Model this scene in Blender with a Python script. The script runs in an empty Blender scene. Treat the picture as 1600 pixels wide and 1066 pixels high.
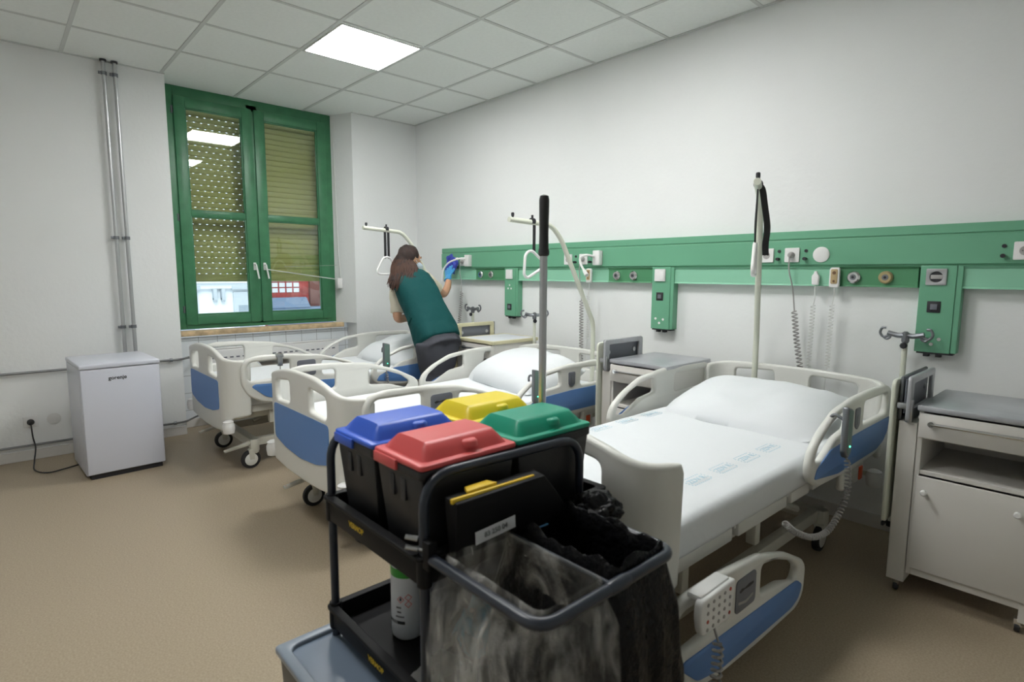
import bpy, bmesh, math, random
from mathutils import Vector, Matrix, noise
random.seed(7)
PI = math.pi
SC = bpy.context.scene
COL = SC.collection
# ------------------------------------------------------------------ camera
cam_d = bpy.data.cameras.new('camera'); cam = bpy.data.objects.new('camera', cam_d); COL.objects.link(cam)
yaw, pitch, roll = 0.83125, 0.11906, 0.0043
f = Vector((-math.sin(yaw)*math.cos(pitch), math.cos(yaw)*math.cos(pitch), -math.sin(pitch)))
r0 = Vector((math.cos(yaw), math.sin(yaw), 0)); u0 = r0.cross(f)
r = math.cos(roll)*r0 + math.sin(roll)*u0; u = -math.sin(roll)*r0 + math.cos(roll)*u0
cam.matrix_world = Matrix((( r.x,u.x,-f.x,5.3815),(r.y,u.y,-f.y,-3.4904),(r.z,u.z,-f.z,1.3819),(0,0,0,1)))
cam_d.sensor_width = 36; cam_d.lens = 886.93*36/1600
cam_d.clip_start = .05
cam_d.dof.use_dof = True; cam_d.dof.focus_distance = 4.2; cam_d.dof.aperture_fstop = 4.0
SC.camera = cam
# ------------------------------------------------------------------ world + exposure
W = bpy.data.worlds.new('world'); SC.world = W; W.use_nodes = True
bg = W.node_tree.nodes['Background']; bg.inputs[0].default_value = (.80,.90,1,1); bg.inputs[1].default_value = .75
SC.view_settings.view_transform = 'Standard'; SC.view_settings.look = 'None'
SC.view_settings.gamma = 1; SC.view_settings.exposure = 1.0; SC.view_settings.use_curve_mapping = False
LAMP = 15.5          # strength of the ceiling light panels
# ------------------------------------------------------------------ materials
MATS = {}
def mat(name, col, rough=.5, metal=0, spec=.5, bump=0, bscale=60, vary=0, vscale=4, emit=None, alpha=1, coat=0, sss=0):
    if name in MATS: return MATS[name]
    m = bpy.data.materials.new(name); m.use_nodes = True; nt = m.node_tree
    b = nt.nodes['Principled BSDF']
    b.inputs['Base Color'].default_value = (*col, 1); b.inputs['Roughness'].default_value = rough
    b.inputs['Metallic'].default_value = metal; b.inputs['Specular IOR Level'].default_value = spec
    b.inputs['Coat Weight'].default_value = coat
    tc = nt.nodes.new('ShaderNodeTexCoord')
    if vary:
        n = nt.nodes.new('ShaderNodeTexNoise'); n.inputs['Scale'].default_value = vscale; n.inputs['Detail'].default_value = 6
        nt.links.new(tc.outputs['Object'], n.inputs['Vector'])
        rp = nt.nodes.new('ShaderNodeValToRGB'); rp.color_ramp.elements[0].position = .3; rp.color_ramp.elements[1].position = .7
        rp.color_ramp.elements[0].color = (*[max(0,c*(1-vary)) for c in col],1); rp.color_ramp.elements[1].color = (*[min(1,c*(1+vary)) for c in col],1)
        nt.links.new(n.outputs['Fac'], rp.inputs['Fac']); nt.links.new(rp.outputs['Color'], b.inputs['Base Color'])
    if bump:
        n = nt.nodes.new('ShaderNodeTexNoise'); n.inputs['Scale'].default_value = bscale; n.inputs['Detail'].default_value = 4
        nt.links.new(tc.outputs['Object'], n.inputs['Vector'])
        bp = nt.nodes.new('ShaderNodeBump'); bp.inputs['Strength'].default_value = bump; bp.inputs['Distance'].default_value = .01
        nt.links.new(n.outputs['Fac'], bp.inputs['Height']); nt.links.new(bp.outputs['Normal'], b.inputs['Normal'])
    if emit:
        b.inputs['Emission Color'].default_value = (*emit[0],1); b.inputs['Emission Strength'].default_value = emit[1]
    MATS[name] = m
    return m
wall_m   = mat('wall_paint', (.80,.815,.81), .75, bump=.12, bscale=35, vary=.015, vscale=2)
ceil_m   = mat('ceiling_tile', (.84,.87,.845), .9, bump=.25, bscale=250, vary=.02, vscale=40)
grid_m   = mat('ceiling_grid', (.60,.62,.60), .5)
lamp_m   = mat('light_panel', (1,1,1), .5, emit=((1,1,.985), LAMP))
lampf_m  = mat('light_trim', (.75,.75,.73), .4)
base_m   = mat('baseboard_vinyl', (.62,.60,.57), .5)
green_m  = mat('window_green', (.05,.20,.095), .38, vary=.14, vscale=9, bump=.05, bscale=80)
pgreen_m = mat('panel_green', (.145,.39,.245), .42, vary=.03, vscale=3)
lgreen_m = mat('panel_light_green', (.26,.56,.39), .42)
dgreen_m = mat('panel_dark_green', (.075,.26,.125), .42)
marble_m = mat('sill_stone', (.60,.45,.27), .35, vary=.3, vscale=14)
tile_m   = mat('niche_tile', (.74,.77,.78), .25)
steel_m  = mat('galvanised_steel', (.55,.56,.57), .33, metal=.85)
chrome_m = mat('chrome', (.75,.75,.76), .18, metal=1)
dsteel_m = mat('dark_steel', (.22,.23,.25), .38, metal=.8)
plast_m  = mat('bed_plastic', (.70,.70,.66), .36, spec=.45)
beige_m  = mat('bed_frame_paint', (.58,.57,.50), .42)
pole_m   = mat('pole_paint', (.68,.70,.60), .35)
blue_m   = mat('bed_blue', (.105,.235,.53), .42)
grey_m   = mat('console_grey', (.16,.17,.20), .4)
dark_m   = mat('dark_marks', (.02,.02,.025), .5)
rub_m    = mat('black_rubber', (.018,.018,.02), .55)
sheet_m  = mat('white_sheet', (.74,.765,.785), .85, bump=.55, bscale=7, spec=.2)
stamp_m  = mat('blue_print', (.42,.60,.70), .8)
white_m  = mat('white_plastic', (.80,.80,.79), .35)
fridge_m = mat('fridge_enamel', (.64,.66,.74), .28, bump=.04, bscale=300)
lock_m   = mat('locker_paint', (.66,.64,.60), .42, vary=.02, vscale=5)
ltop_m   = mat('locker_top', (.44,.45,.48), .3, metal=.25, vary=.06, vscale=14)
cream_m  = mat('cream_trim', (.62,.58,.38), .45)
orange_m = mat('orange_plastic', (.75,.10,.03), .45)
cart_m   = mat('cart_tube', (.022,.028,.042), .34, spec=.5)
cartp_m  = mat('cart_plastic', (.006,.006,.007), .55, spec=.2)
bin_m    = mat('bin_black', (.012,.012,.014), .45, bump=.05, bscale=200)
lidb_m   = mat('lid_blue', (.025,.10,.55), .38)
lidr_m   = mat('lid_red', (.62,.085,.085), .4)
lidy_m   = mat('lid_yellow', (.78,.62,.02), .38)
lidg_m   = mat('lid_green', (.005,.31,.19), .38)
yel_m    = mat('yellow_edge', (.75,.50,.02), .5)
alu_m    = mat('aluminium', (.50,.51,.53), .3, metal=.9)
label_m  = mat('paper_label', (.62,.64,.68), .5)
bgreen_m = mat('bottle_band', (.03,.30,.03), .4)
bucket_m = mat('bucket_grey', (.20,.235,.28), .3)
dgrey_m  = mat('dark_grey_plastic', (.09,.085,.08), .5)
skin_m   = mat('skin', (.52,.29,.18), .55)
hair_m   = mat('hair', (.022,.010,.007), .75, vary=.5, vscale=22)
vest_m   = mat('teal_cloth', (.006,.066,.066), .8, bump=.3, bscale=30, spec=.2)
shirt_m  = mat('cream_cloth', (.62,.58,.47), .85, bump=.2, bscale=30, spec=.2)
trous_m  = mat('charcoal_cloth', (.085,.088,.105), .85, bump=.2, bscale=30, spec=.2)
glove_m  = mat('blue_glove', (.05,.30,.62), .4)
cloth_m  = mat('blue_cleaning_cloth', (.065,.09,.50), .85)
brass_m  = mat('brass', (.50,.40,.22), .4, metal=.6)
shut_m   = mat('shutter_slat', (.56,.52,.20), .6)
handset_m= mat('handset_green', (.17,.26,.23), .45)
led_m    = mat('green_led', (.1,.9,.5), .5, emit=((.1,1,.55),2))
cordg_m  = mat('grey_cord', (.38,.37,.36), .5)
cordw_m  = mat('white_cord', (.72,.73,.71), .45)
blackbag_m = mat('black_bag', (.005,.005,.006), .3, spec=.16, bump=.9, bscale=45)

def floor_material():
    m = bpy.data.materials.new('vinyl_floor'); m.use_nodes = True; nt = m.node_tree; b = nt.nodes['Principled BSDF']
    tc = nt.nodes.new('ShaderNodeTexCoord'); n = nt.nodes.new('ShaderNodeTexNoise'); n.inputs['Scale'].default_value = 140; n.inputs['Detail'].default_value = 5
    nt.links.new(tc.outputs['Object'], n.inputs['Vector'])
    rp = nt.nodes.new('ShaderNodeValToRGB'); rp.color_ramp.elements[0].position = .35; rp.color_ramp.elements[1].position = .65
    rp.color_ramp.elements[0].color = (.315,.255,.180,1); rp.color_ramp.elements[1].color = (.400,.328,.236,1)
    nt.links.new(n.outputs['Fac'], rp.inputs['Fac']); nt.links.new(rp.outputs['Color'], b.inputs['Base Color'])
    b.inputs['Roughness'].default_value = .42; b.inputs['Specular IOR Level'].default_value = .35
    return m
floor_m = floor_material()
def tile_material():
    m = mat('glazed_tiles', (.72,.76,.78), .2); nt = m.node_tree; b = nt.nodes['Principled BSDF']
    tc = nt.nodes.new('ShaderNodeTexCoord'); mp = nt.nodes.new('ShaderNodeMapping'); mp.inputs['Rotation'].default_value = (0,PI/2,0)
    sp = nt.nodes.new('ShaderNodeSeparateXYZ'); cb = nt.nodes.new('ShaderNodeCombineXYZ')
    nt.links.new(tc.outputs['Object'], sp.inputs[0]); nt.links.new(sp.outputs['Y'], cb.inputs['X']); nt.links.new(sp.outputs['Z'], cb.inputs['Y'])
    br = nt.nodes.new('ShaderNodeTexBrick'); br.offset = 0; br.inputs['Scale'].default_value = 1
    br.inputs['Brick Width'].default_value = .155; br.inputs['Row Height'].default_value = .155; br.inputs['Mortar Size'].default_value = .003
    br.inputs['Color1'].default_value = (.72,.76,.78,1); br.inputs['Color2'].default_value = (.72,.76,.79,1); br.inputs['Mortar'].default_value = (.42,.44,.45,1)
    nt.links.new(cb.outputs[0], br.inputs['Vector']); nt.links.new(br.outputs['Color'], b.inputs['Base Color'])
    return m
tile_m = tile_material()
def glass_material(name, fac=.08, tint=(1,1,1)):
    m = bpy.data.materials.new(name); m.use_nodes = True; nt = m.node_tree; nt.nodes.clear()
    out = nt.nodes.new('ShaderNodeOutputMaterial'); mx = nt.nodes.new('ShaderNodeMixShader')
    t = nt.nodes.new('ShaderNodeBsdfTransparent'); t.inputs[0].default_value = (*tint,1)
    g = nt.nodes.new('ShaderNodeBsdfGlossy'); g.inputs['Roughness'].default_value = .02
    fr = nt.nodes.new('ShaderNodeFresnel'); fr.inputs[0].default_value = 1.5
    mul = nt.nodes.new('ShaderNodeMath'); mul.operation = 'MULTIPLY'; mul.inputs[1].default_value = fac
    nt.links.new(fr.outputs[0], mul.inputs[0]); nt.links.new(mul.outputs[0], mx.inputs[0])
    nt.links.new(t.outputs[0], mx.inputs[1]); nt.links.new(g.outputs[0], mx.inputs[2]); nt.links.new(mx.outputs[0], out.inputs[0])
    return m
glass_m = glass_material('window_glass', 1.6, (.93,.97,.95))
def film_material():
    m = bpy.data.materials.new('clear_film'); m.use_nodes = True; nt = m.node_tree; nt.nodes.clear()
    out = nt.nodes.new('ShaderNodeOutputMaterial')
    t = nt.nodes.new('ShaderNodeBsdfTransparent'); t.inputs[0].default_value = (.93,.93,.92,1)
    p = nt.nodes.new('ShaderNodeBsdfPrincipled'); p.inputs['Base Color'].default_value = (.72,.71,.68,1); p.inputs['Roughness'].default_value = .18
    tc = nt.nodes.new('ShaderNodeTexCoord'); n = nt.nodes.new('ShaderNodeTexNoise'); n.inputs['Scale'].default_value = 14; n.inputs['Detail'].default_value = 5; n.inputs['Distortion'].default_value = 1.2
    mp = nt.nodes.new('ShaderNodeMapping'); mp.inputs['Scale'].default_value = (1,1,.45)
    nt.links.new(tc.outputs['Object'], mp.inputs[0]); nt.links.new(mp.outputs[0], n.inputs['Vector'])
    rp = nt.nodes.new('ShaderNodeValToRGB'); rp.color_ramp.elements[0].position = .44; rp.color_ramp.elements[1].position = .80
    rp.color_ramp.elements[0].color = (.05,.05,.05,1); rp.color_ramp.elements[1].color = (.60,.60,.60,1)
    bp = nt.nodes.new('ShaderNodeBump'); bp.inputs['Strength'].default_value = 1.0; bp.inputs['Distance'].default_value = .02
    nt.links.new(n.outputs['Fac'], rp.inputs[0]); nt.links.new(n.outputs['Fac'], bp.inputs['Height']); nt.links.new(bp.outputs[0], p.inputs['Normal'])
    mx = nt.nodes.new('ShaderNodeMixShader'); nt.links.new(rp.outputs[0], mx.inputs[0]); nt.links.new(t.outputs[0], mx.inputs[1]); nt.links.new(p.outputs[0], mx.inputs[2])
    nt.links.new(mx.outputs[0], out.inputs[0])
    return m
film_m = film_material()
# ------------------------------------------------------------------ mesh helpers
def new(): return bmesh.new()
def box(bm, x0,x1,y0,y1,z0,z1, bev=0, seg=2, M=None):
    a,b = min(x0,x1),max(x0,x1); c,d = min(y0,y1),max(y0,y1); e,g = min(z0,z1),max(z0,z1)
    t = bmesh.new()
    vs = [t.verts.new(p) for p in ((a,c,e),(b,c,e),(b,d,e),(a,d,e),(a,c,g),(b,c,g),(b,d,g),(a,d,g))]
    for q in ((0,3,2,1),(4,5,6,7),(0,1,5,4),(1,2,6,5),(2,3,7,6),(3,0,4,7)): t.faces.new([vs[i] for i in q])
    if bev: bmesh.ops.bevel(t, geom=list(t.edges), offset=bev, segments=seg, profile=.5, affect='EDGES')
    if M is not None: bmesh.ops.transform(t, matrix=M, verts=t.verts)
    join(bm, t); return bm
def join(bm, t):
    me = bpy.data.meshes.new('tmp'); t.to_mesh(me); t.free(); bm.from_mesh(me); bpy.data.meshes.remove(me)
def hexa(bm, p, bev=0):     # eight points: bottom four ccw then top four
    t = bmesh.new(); vs = [t.verts.new(q) for q in p]
    for q in ((0,3,2,1),(4,5,6,7),(0,1,5,4),(1,2,6,5),(2,3,7,6),(3,0,4,7)): t.faces.new([vs[i] for i in q])
    bmesh.ops.recalc_face_normals(t, faces=t.faces)
    if bev: bmesh.ops.bevel(t, geom=list(t.edges), offset=bev, segments=2, profile=.5, affect='EDGES')
    join(bm, t); return bm
def tube(bm, pts, rad, seg=10, closed=False, cap=True):
    pts = [Vector(p) for p in pts]; n = len(pts); rr = rad if hasattr(rad,'__len__') else [rad]*n
    rings = []; prev = None
    for i,p in enumerate(pts):
        if closed: t = (pts[(i+1)%n]-pts[i-1])
        else: t = (pts[min(i+1,n-1)]-pts[max(i-1,0)])
        if t.length < 1e-9: t = Vector((0,0,1))
        t.normalize()
        if prev is None:
            up = Vector((0,0,1)) if abs(t.z) < .9 else Vector((1,0,0)); a = t.cross(up).normalized()
        else:
            a = (prev - t*prev.dot(t)); a = a.normalized() if a.length > 1e-6 else prev
        prev = a; b = t.cross(a)
        rings.append([bm.verts.new(p + (a*math.cos(k*2*PI/seg) + b*math.sin(k*2*PI/seg))*rr[i]) for k in range(seg)])
    for i in range(n if closed else n-1):
        A,B = rings[i], rings[(i+1)%n]
        for k in range(seg): bm.faces.new((A[k],A[(k+1)%seg],B[(k+1)%seg],B[k]))
    if cap and not closed:
        bm.faces.new(rings[0][::-1]); bm.faces.new(rings[-1])
    return bm
def lathe(bm, prof, seg=20, M=None):     # prof: (r,z) bottom to top
    t = bmesh.new(); rings = []
    for (rr,z) in prof:
        rings.append([t.verts.new((max(rr,1e-4)*math.cos(k*2*PI/seg), max(rr,1e-4)*math.sin(k*2*PI/seg), z)) for k in range(seg)])
    for A,B in zip(rings, rings[1:]):
        for k in range(seg): t.faces.new((A[k],A[(k+1)%seg],B[(k+1)%seg],B[k]))
    t.faces.new(rings[0][::-1]); t.faces.new(rings[-1])
    if M is not None: bmesh.ops.transform(t, matrix=M, verts=t.verts)
    join(bm, t); return bm
def T(x=0,y=0,z=0): return Matrix.Translation((x,y,z))
def R(a, ax): return Matrix.Rotation(a, 4, ax)
def smooth_path(pts, n=6, closed=False):
    pts = [Vector(p) for p in pts]; out = []; m = len(pts)
    rng = range(m) if closed else range(m-1)
    for i in rng:
        if closed: p0,p1,p2,p3 = pts[i-1],pts[i],pts[(i+1)%m],pts[(i+2)%m]
        else: p0,p1,p2,p3 = pts[max(i-1,0)],pts[i],pts[i+1],pts[min(i+2,m-1)]
        for k in range(n):
            t = k/n
            out.append(.5*((2*p1)+(-p0+p2)*t+(2*p0-5*p1+4*p2-p3)*t*t+(-p0+3*p1-3*p2+p3)*t**3))
    if not closed: out.append(pts[-1])
    return out
def round_path(pts, rad, n=6, closed=False):
    pts = [Vector(p) for p in pts]; m = len(pts); out = []
    for i,p in enumerate(pts):
        if not closed and i in (0,m-1): out.append(p); continue
        a = (pts[i-1]-p); b = (pts[(i+1)%m]-p); q = rad[i] if hasattr(rad,'__len__') else rad
        q = min(q, a.length*.49, b.length*.49)
        if q < 1e-5: out.append(p); continue
        A = p + a.normalized()*q; B = p + b.normalized()*q
        for k in range(n+1):
            t = k/n; out.append((1-t)**2*A + 2*t*(1-t)*p + t*t*B)
    return out
def helix(p0, p1, rad, turns, per=8, sag=0):
    p0,p1 = Vector(p0),Vector(p1); d = (p1-p0); t = d.normalized()
    a = t.cross(Vector((0,1,0)) if abs(t.y) < .9 else Vector((1,0,0))).normalized(); b = t.cross(a); out = []
    N = int(turns*per)
    for i in range(N+1):
        s = i/N; an = s*turns*2*PI
        out.append(p0 + d*s + Vector((0,0,-sag*4*s*(1-s))) + (a*math.cos(an)+b*math.sin(an))*rad)
    return out
def coil_along(path, rad, turns_per_m, per=8):
    path = [Vector(p) for p in path]; L = [0]
    for a,b in zip(path, path[1:]): L.append(L[-1]+(b-a).length)
    N = int(L[-1]*turns_per_m*per); out = []; j = 0; ref = None
    for i in range(N+1):
        s = L[-1]*i/N
        while j < len(path)-2 and L[j+1] < s: j += 1
        t = (path[j+1]-path[j]); w = (s-L[j])/max(L[j+1]-L[j],1e-9); p = path[j]+t*w; t.normalize()
        if ref is None: ref = t.cross(Vector((.3,1,.2))).normalized()
        ref = (ref - t*ref.dot(t)).normalized(); b = t.cross(ref); an = 2*PI*i/per
        out.append(p + (ref*math.cos(an)+b*math.sin(an))*rad)
    return out
def finish(me, smooth=True, ang=35):
    if smooth:
        for p in me.polygons: p.use_smooth = True
        try: me.set_sharp_from_angle(angle=math.radians(ang))
        except Exception: pass
def obj(name, bm, m, parent=None, smooth=True, loc=None, recalc=True, ang=35):
    if recalc: bmesh.ops.recalc_face_normals(bm, faces=bm.faces)
    me = bpy.data.meshes.new(name); bm.to_mesh(me); bm.free(); finish(me, smooth, ang)
    me.materials.append(m)
    o = bpy.data.objects.new(name, me); COL.objects.link(o)
    if parent: o.parent = parent
    if loc: o.location = loc
    return o
def tag(o, label, cat, group=None, kind=None):
    if label: o['label'] = label
    if cat: o['category'] = cat
    if group: o['group'] = group
    if kind: o['kind'] = kind
    return o
def thing(name, label, cat, loc=(0,0,0), rz=0, group=None):
    o = bpy.data.objects.new(name, None); COL.objects.link(o); o.location = loc; o.rotation_euler = (0,0,rz)
    o.empty_display_size = .1
    return tag(o, label, cat, group)
def struct(name, bm, m, smooth=False):
    o = obj(name, bm, m, smooth=smooth); o['kind'] = 'structure'; return o
def copy_tree(o, parent=None):
    c = o.copy(); COL.objects.link(c)
    if parent: c.parent = parent
    for ch in list(o.children): copy_tree(ch, c)
    return c
def plate(outline, holes, th, bev, M=None, lift=0):
    """rounded plate from 2D outlines in XY with thickness along Z -> bmesh"""
    cu = bpy.data.curves.new('tmp','CURVE'); cu.dimensions = '2D'; cu.fill_mode = 'BOTH'
    cu.extrude = max(th/2-bev, .0002); cu.bevel_depth = bev; cu.bevel_resolution = 2; cu.offset = -bev
    for pts in [outline]+list(holes):
        s = cu.splines.new('POLY'); s.points.add(len(pts)-1); s.use_cyclic_u = True
        area = sum(pts[i][0]*pts[(i+1)%len(pts)][1]-pts[(i+1)%len(pts)][0]*pts[i][1] for i in range(len(pts)))
        q = list(pts)
        if (area < 0) == (pts is outline): q = q[::-1]
        for i,p in enumerate(q): s.points[i].co = (p[0],p[1],0,1)
    o = bpy.data.objects.new('tmp', cu); COL.objects.link(o)
    dg = bpy.context.evaluated_depsgraph_get(); dg.update()
    me = bpy.data.meshes.new_from_object(o.evaluated_get(dg))
    bm = bmesh.new(); bm.from_mesh(me); bpy.data.meshes.remove(me); bpy.data.objects.remove(o); bpy.data.curves.remove(cu)
    bmesh.ops.remove_doubles(bm, verts=bm.verts, dist=.0001)
    if lift: bmesh.ops.translate(bm, verts=bm.verts, vec=(0,0,lift))
    if M is not None: bmesh.ops.transform(bm, matrix=M, verts=bm.verts)
    return bm
def rp2(pts, rad, n=5):
    return [(p.x,p.y) for p in round_path([(a,b,0) for a,b in pts], rad, n, closed=True)]
def text_bm(s, size, depth=.0006, M=None, bold=False):
    cu = bpy.data.curves.new('tmp','FONT'); cu.body = s; cu.size = size; cu.extrude = depth; cu.align_x = 'CENTER'; cu.align_y = 'CENTER'
    if bold: cu.offset = size*.02
    o = bpy.data.objects.new('tmp', cu); COL.objects.link(o)
    dg = bpy.context.evaluated_depsgraph_get(); dg.update()
    me = bpy.data.meshes.new_from_object(o.evaluated_get(dg)); bm = bmesh.new(); bm.from_mesh(me)
    bpy.data.meshes.remove(me); bpy.data.objects.remove(o); bpy.data.curves.remove(cu)
    if M is not None: bmesh.ops.transform(bm, matrix=M, verts=bm.verts)
    return bm
# frames for flat text/plates: facing -Y (upright) and facing +X (upright)
FY = Matrix(((1,0,0,0),(0,0,-1,0),(0,1,0,0),(0,0,0,1)))      # x->x, y->z, z->-y
FX = Matrix(((0,0,1,0),(1,0,0,0),(0,1,0,0),(0,0,0,1)))       # x->y, y->z, z->+x
# ------------------------------------------------------------------ room shell
CZ = 2.95; XR = 6.9; YF = -5.3
b = new(); box(b, -.35,XR,YF,.12,-.1,0); struct('floor', b, floor_m)
b = new(); box(b, -.3,XR+.1,0,.15,0,CZ+.1); struct('wall_headside', b, wall_m)
b = new(); box(b, -.55,0,YF,-2.35,0,CZ+.1); box(b, -.55,0,-.745,0,0,CZ+.1)
box(b, -.55,-.22,-2.35,-.745,0,.80); struct('wall_window', b, wall_m)
b = new(); box(b, XR,XR+.1,YF,.15,0,CZ+.1); struct('wall_right', b, wall_m)
b = new(); box(b, -.55,XR+.1,YF-.1,YF,0,CZ+.1); struct('wall_back', b, wall_m)
b = new(); box(b, -.22,-.212,-2.35,-.745,.0,.806); struct('trim_1', b, tile_m)
# ceiling slab + grid (the tiles are its surface, the grid bars one piece of structure)
LP = [(1.2353,-1.7487),(3.1148,-1.7487)]
b = new(); box(b, -.33,XR,YF,.12,CZ,CZ+.08); struct('ceiling', b, ceil_m)
b = new()
for k in range(1,12):
    x = .6088+(k-1)*.6265; box(b, x-.012,x+.012,YF,0,CZ-.004,CZ+.002)
for j in range(0,9):
    y = -.4987-.625*j; box(b, -.3 if -2.35<y<-.745 else 0,XR,y-.012,y+.012,CZ-.0045,CZ+.002)
box(b, 0,XR,-.02,0,CZ-.006,CZ+.002); box(b, 0,.02,YF,-2.35,CZ-.006,CZ+.002); box(b, 0,.02,-.745,0,CZ-.006,CZ+.002)
struct('trim_2', b, grid_m)
lights = [(1.2353,-1.7487,'glowing square ceiling panel nearest the green window'),
          (3.1148,-1.7487,'square ceiling panel over the middle of the room, seen mirrored in the window'),
          (3.1148,-3.6237,'added square ceiling panel out of frame behind the cart, for extra light')]  # last panel is an added light source, outside the camera view
l0 = None
for i,(x,y,lab) in enumerate(lights):
    if i == 0:
        l0 = L = thing('ceiling_light', lab, 'ceiling light', (x+.31325,y+.3125,CZ))
        b = new()
        for s in (-1,1):
            box(b, -.30,.30,s*.30,s*.288,-.010,-.003); box(b, s*.30,s*.288,-.30,.30,-.010,-.003)
        obj('frame', b, lampf_m, L, False)
        b = new(); box(b, -.288,.288,-.288,.288,-.008,-.004); obj('diffuser', b, lamp_m, L, False)
    else:
        L = copy_tree(l0); L.location = (x+.31325,y+.3125,CZ); L['label'] = lab
# baseboards
b = new(); box(b, 0,.012,YF,-2.35,0,.075,.003); box(b, 0,.012,-.745,0,0,.075,.003); struct('baseboard_window_side', b, base_m)
b = new(); box(b, 0,XR,-.012,0,0,.075,.003); struct('baseboard_headside', b, base_m)
b = new(); box(b, -.212,-.2,-2.35,-.745,0,.075,.003); struct('baseboard_niche', b, base_m)
# ------------------------------------------------------------------ window
WIN = thing('window_1', 'green wooden double casement window with shutters half down', 'window', (-.25,-1.575,.0)); WIN['kind'] = 'structure'
WIN.location = (0,0,0)
def frame_rect(b, x0,x1, y0,y1,z0,z1, w, wb=None, bev=.004):
    wb = wb or w
    box(b, x0,x1,y0,y0+w,z0,z1,bev); box(b, x0,x1,y1-w,y1,z0,z1,bev)
    box(b, x0,x1,y0+w,y1-w,z0,z0+wb,bev); box(b, x0,x1,y0+w,y1-w,z1-w,z1,bev)
b = new(); frame_rect(b, -.34,-.262,-2.35,-.835,.872,2.95,.108,.055); box(b,-.34,-.262,-1.65,-1.56,.9,2.9); obj('window_frame', b, green_m, WIN)
def casement(y0,y1,hy):
    b = new(); frame_rect(b, -.30,-.245,y0,y1,.912,2.865,.088,.085)
    box(b, -.295,-.25,y0+.088,y1-.088,1.865,1.915,.004)
    for z0,z1 in ((1.0,1.865),(1.915,2.777)):           # glazing beads
        frame_rect(b, -.285,-.258,y0+.086,y1-.086,z0-.003,z1+.003,.012,.012,.002)
    c = obj('casement', b, green_m, WIN)
    b = new(); box(b, -.278,-.274,y0+.085,y1-.085,.995,2.78); obj('pane', b, glass_m, c, False)
    b = new(); box(b,-.247,-.238,hy-.013,hy+.013,1.40,1.47,.004); tube(b, round_path([(-.24,hy,1.45),(-.205,hy,1.45),(-.20,hy+.02,1.32)],.012), .008, 8); obj('window_handle', b, white_m, c)
casement(-2.245,-1.612,-1.645); casement(-1.592,-.905,-1.555)
b = new()
for z in (1.05,1.85,2.75): tube(b, [(-.262,-2.255,z-.03),(-.262,-2.255,z+.03)], .009, 8)
obj('hinge', b, dsteel_m, WIN)
b = new(); box(b, -.26,-.17,-2.349,-.80,.818,.866,.005); o = obj('window_sill', b, marble_m); o['kind']='structure'; o.name='trim_3'
# white splayed reveal right of the window
b = new(); hexa(b, [(-.34,-.845,.866),(-.262,-.845,.866),(0,-.7445,.866),(-.34,-.7445,.866),(-.34,-.845,2.95),(-.262,-.845,2.95),(0,-.7445,2.95),(-.34,-.7445,2.95)]); struct('trim_4', b, wall_m)
# roller shutters: every slat with a slit row of light holes
def shutter(y0,y1,hole,label):
    b = new(); z = 1.318; k = 0; p = .050
    while z < 2.93:
        box(b, -.466,-.446,y0,y1,z,z+p-.0062,.009,3)
        if hole > 0:
            y = y0 + (.0 if k%2 else .036)
            ys = []
            n = int((y1-y0)/.060)
            last = y0
            for i in range(n+1):
                hy = y0+.02+(.030 if k%2 else 0)+i*.060
                if hy+hole > y1: break
                box(b, -.458,-.454,last,hy,z+p-.0062,z+p); last = hy+hole
            box(b, -.458,-.454,last,y1,z+p-.0062,z+p)
        else: box(b, -.458,-.454,y0,y1,z+p-.0062,z+p)
        z += p; k += 1
    box(b, -.47,-.445,y0,y1,1.29,1.32,.003)
    o = obj('roller_shutter', b, shut_m); tag(o, label, 'roller shutter', 'roller shutters outside the window')
shutter(-2.34,-1.602,.017,'olive roller shutter behind the left window pane, dotted with bright light holes')
shutter(-1.598,-.70,0,'olive roller shutter behind the right window pane, slats closed')
# shutter strap winder on the right reveal
t = thing('strap_winder', 'white shutter strap winder box at the right edge of the window', 'strap winder', (-.17,-.83,1.27))
b = new(); box(b, -.035,.035,-.045,.012,-.055,.055,.012); obj('housing', b, white_m, t)
b = new(); tube(b, [(.02,0,.05),(0,-.01,.30),(-.05,-.012,1.6)], .005, 6); obj('strap', b, cordw_m, t)
b = new(); tube(b, [(-.06,-.725,.14),(-.02,-.35,.085),(0,-.03,.04)], .0045, 6); obj('pull_cord', b, cordw_m, t)
b = new(); tube(b, [(-.055,-.55,.165),(-.01,-.02,.185)], .0018, 5); obj('thin_wire', b, cordg_m, t)
# ------------------------------------------------------------------ outside
fac_w = mat('render_white', (.80,.84,.88), .8, vary=.04, vscale=1.5); fac_g = mat('grey_trim', (.50,.55,.60), .7); brick_m = mat('red_brick', (.30,.05,.045), .8, vary=.3, vscale=6)
pane_m = mat('far_pane', (.30,.36,.42), .2); slate_m = mat('blue_roof', (.16,.22,.32), .6)
SUNL = bpy.data.lights.new('sun','SUN'); SUNL.energy = 1.2; SUNL.angle = .5; SUNL.color = (.95,.97,1)
so = bpy.data.objects.new('sun', SUNL); COL.objects.link(so); so.rotation_euler = (math.radians(38), math.radians(22), math.radians(40))
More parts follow.
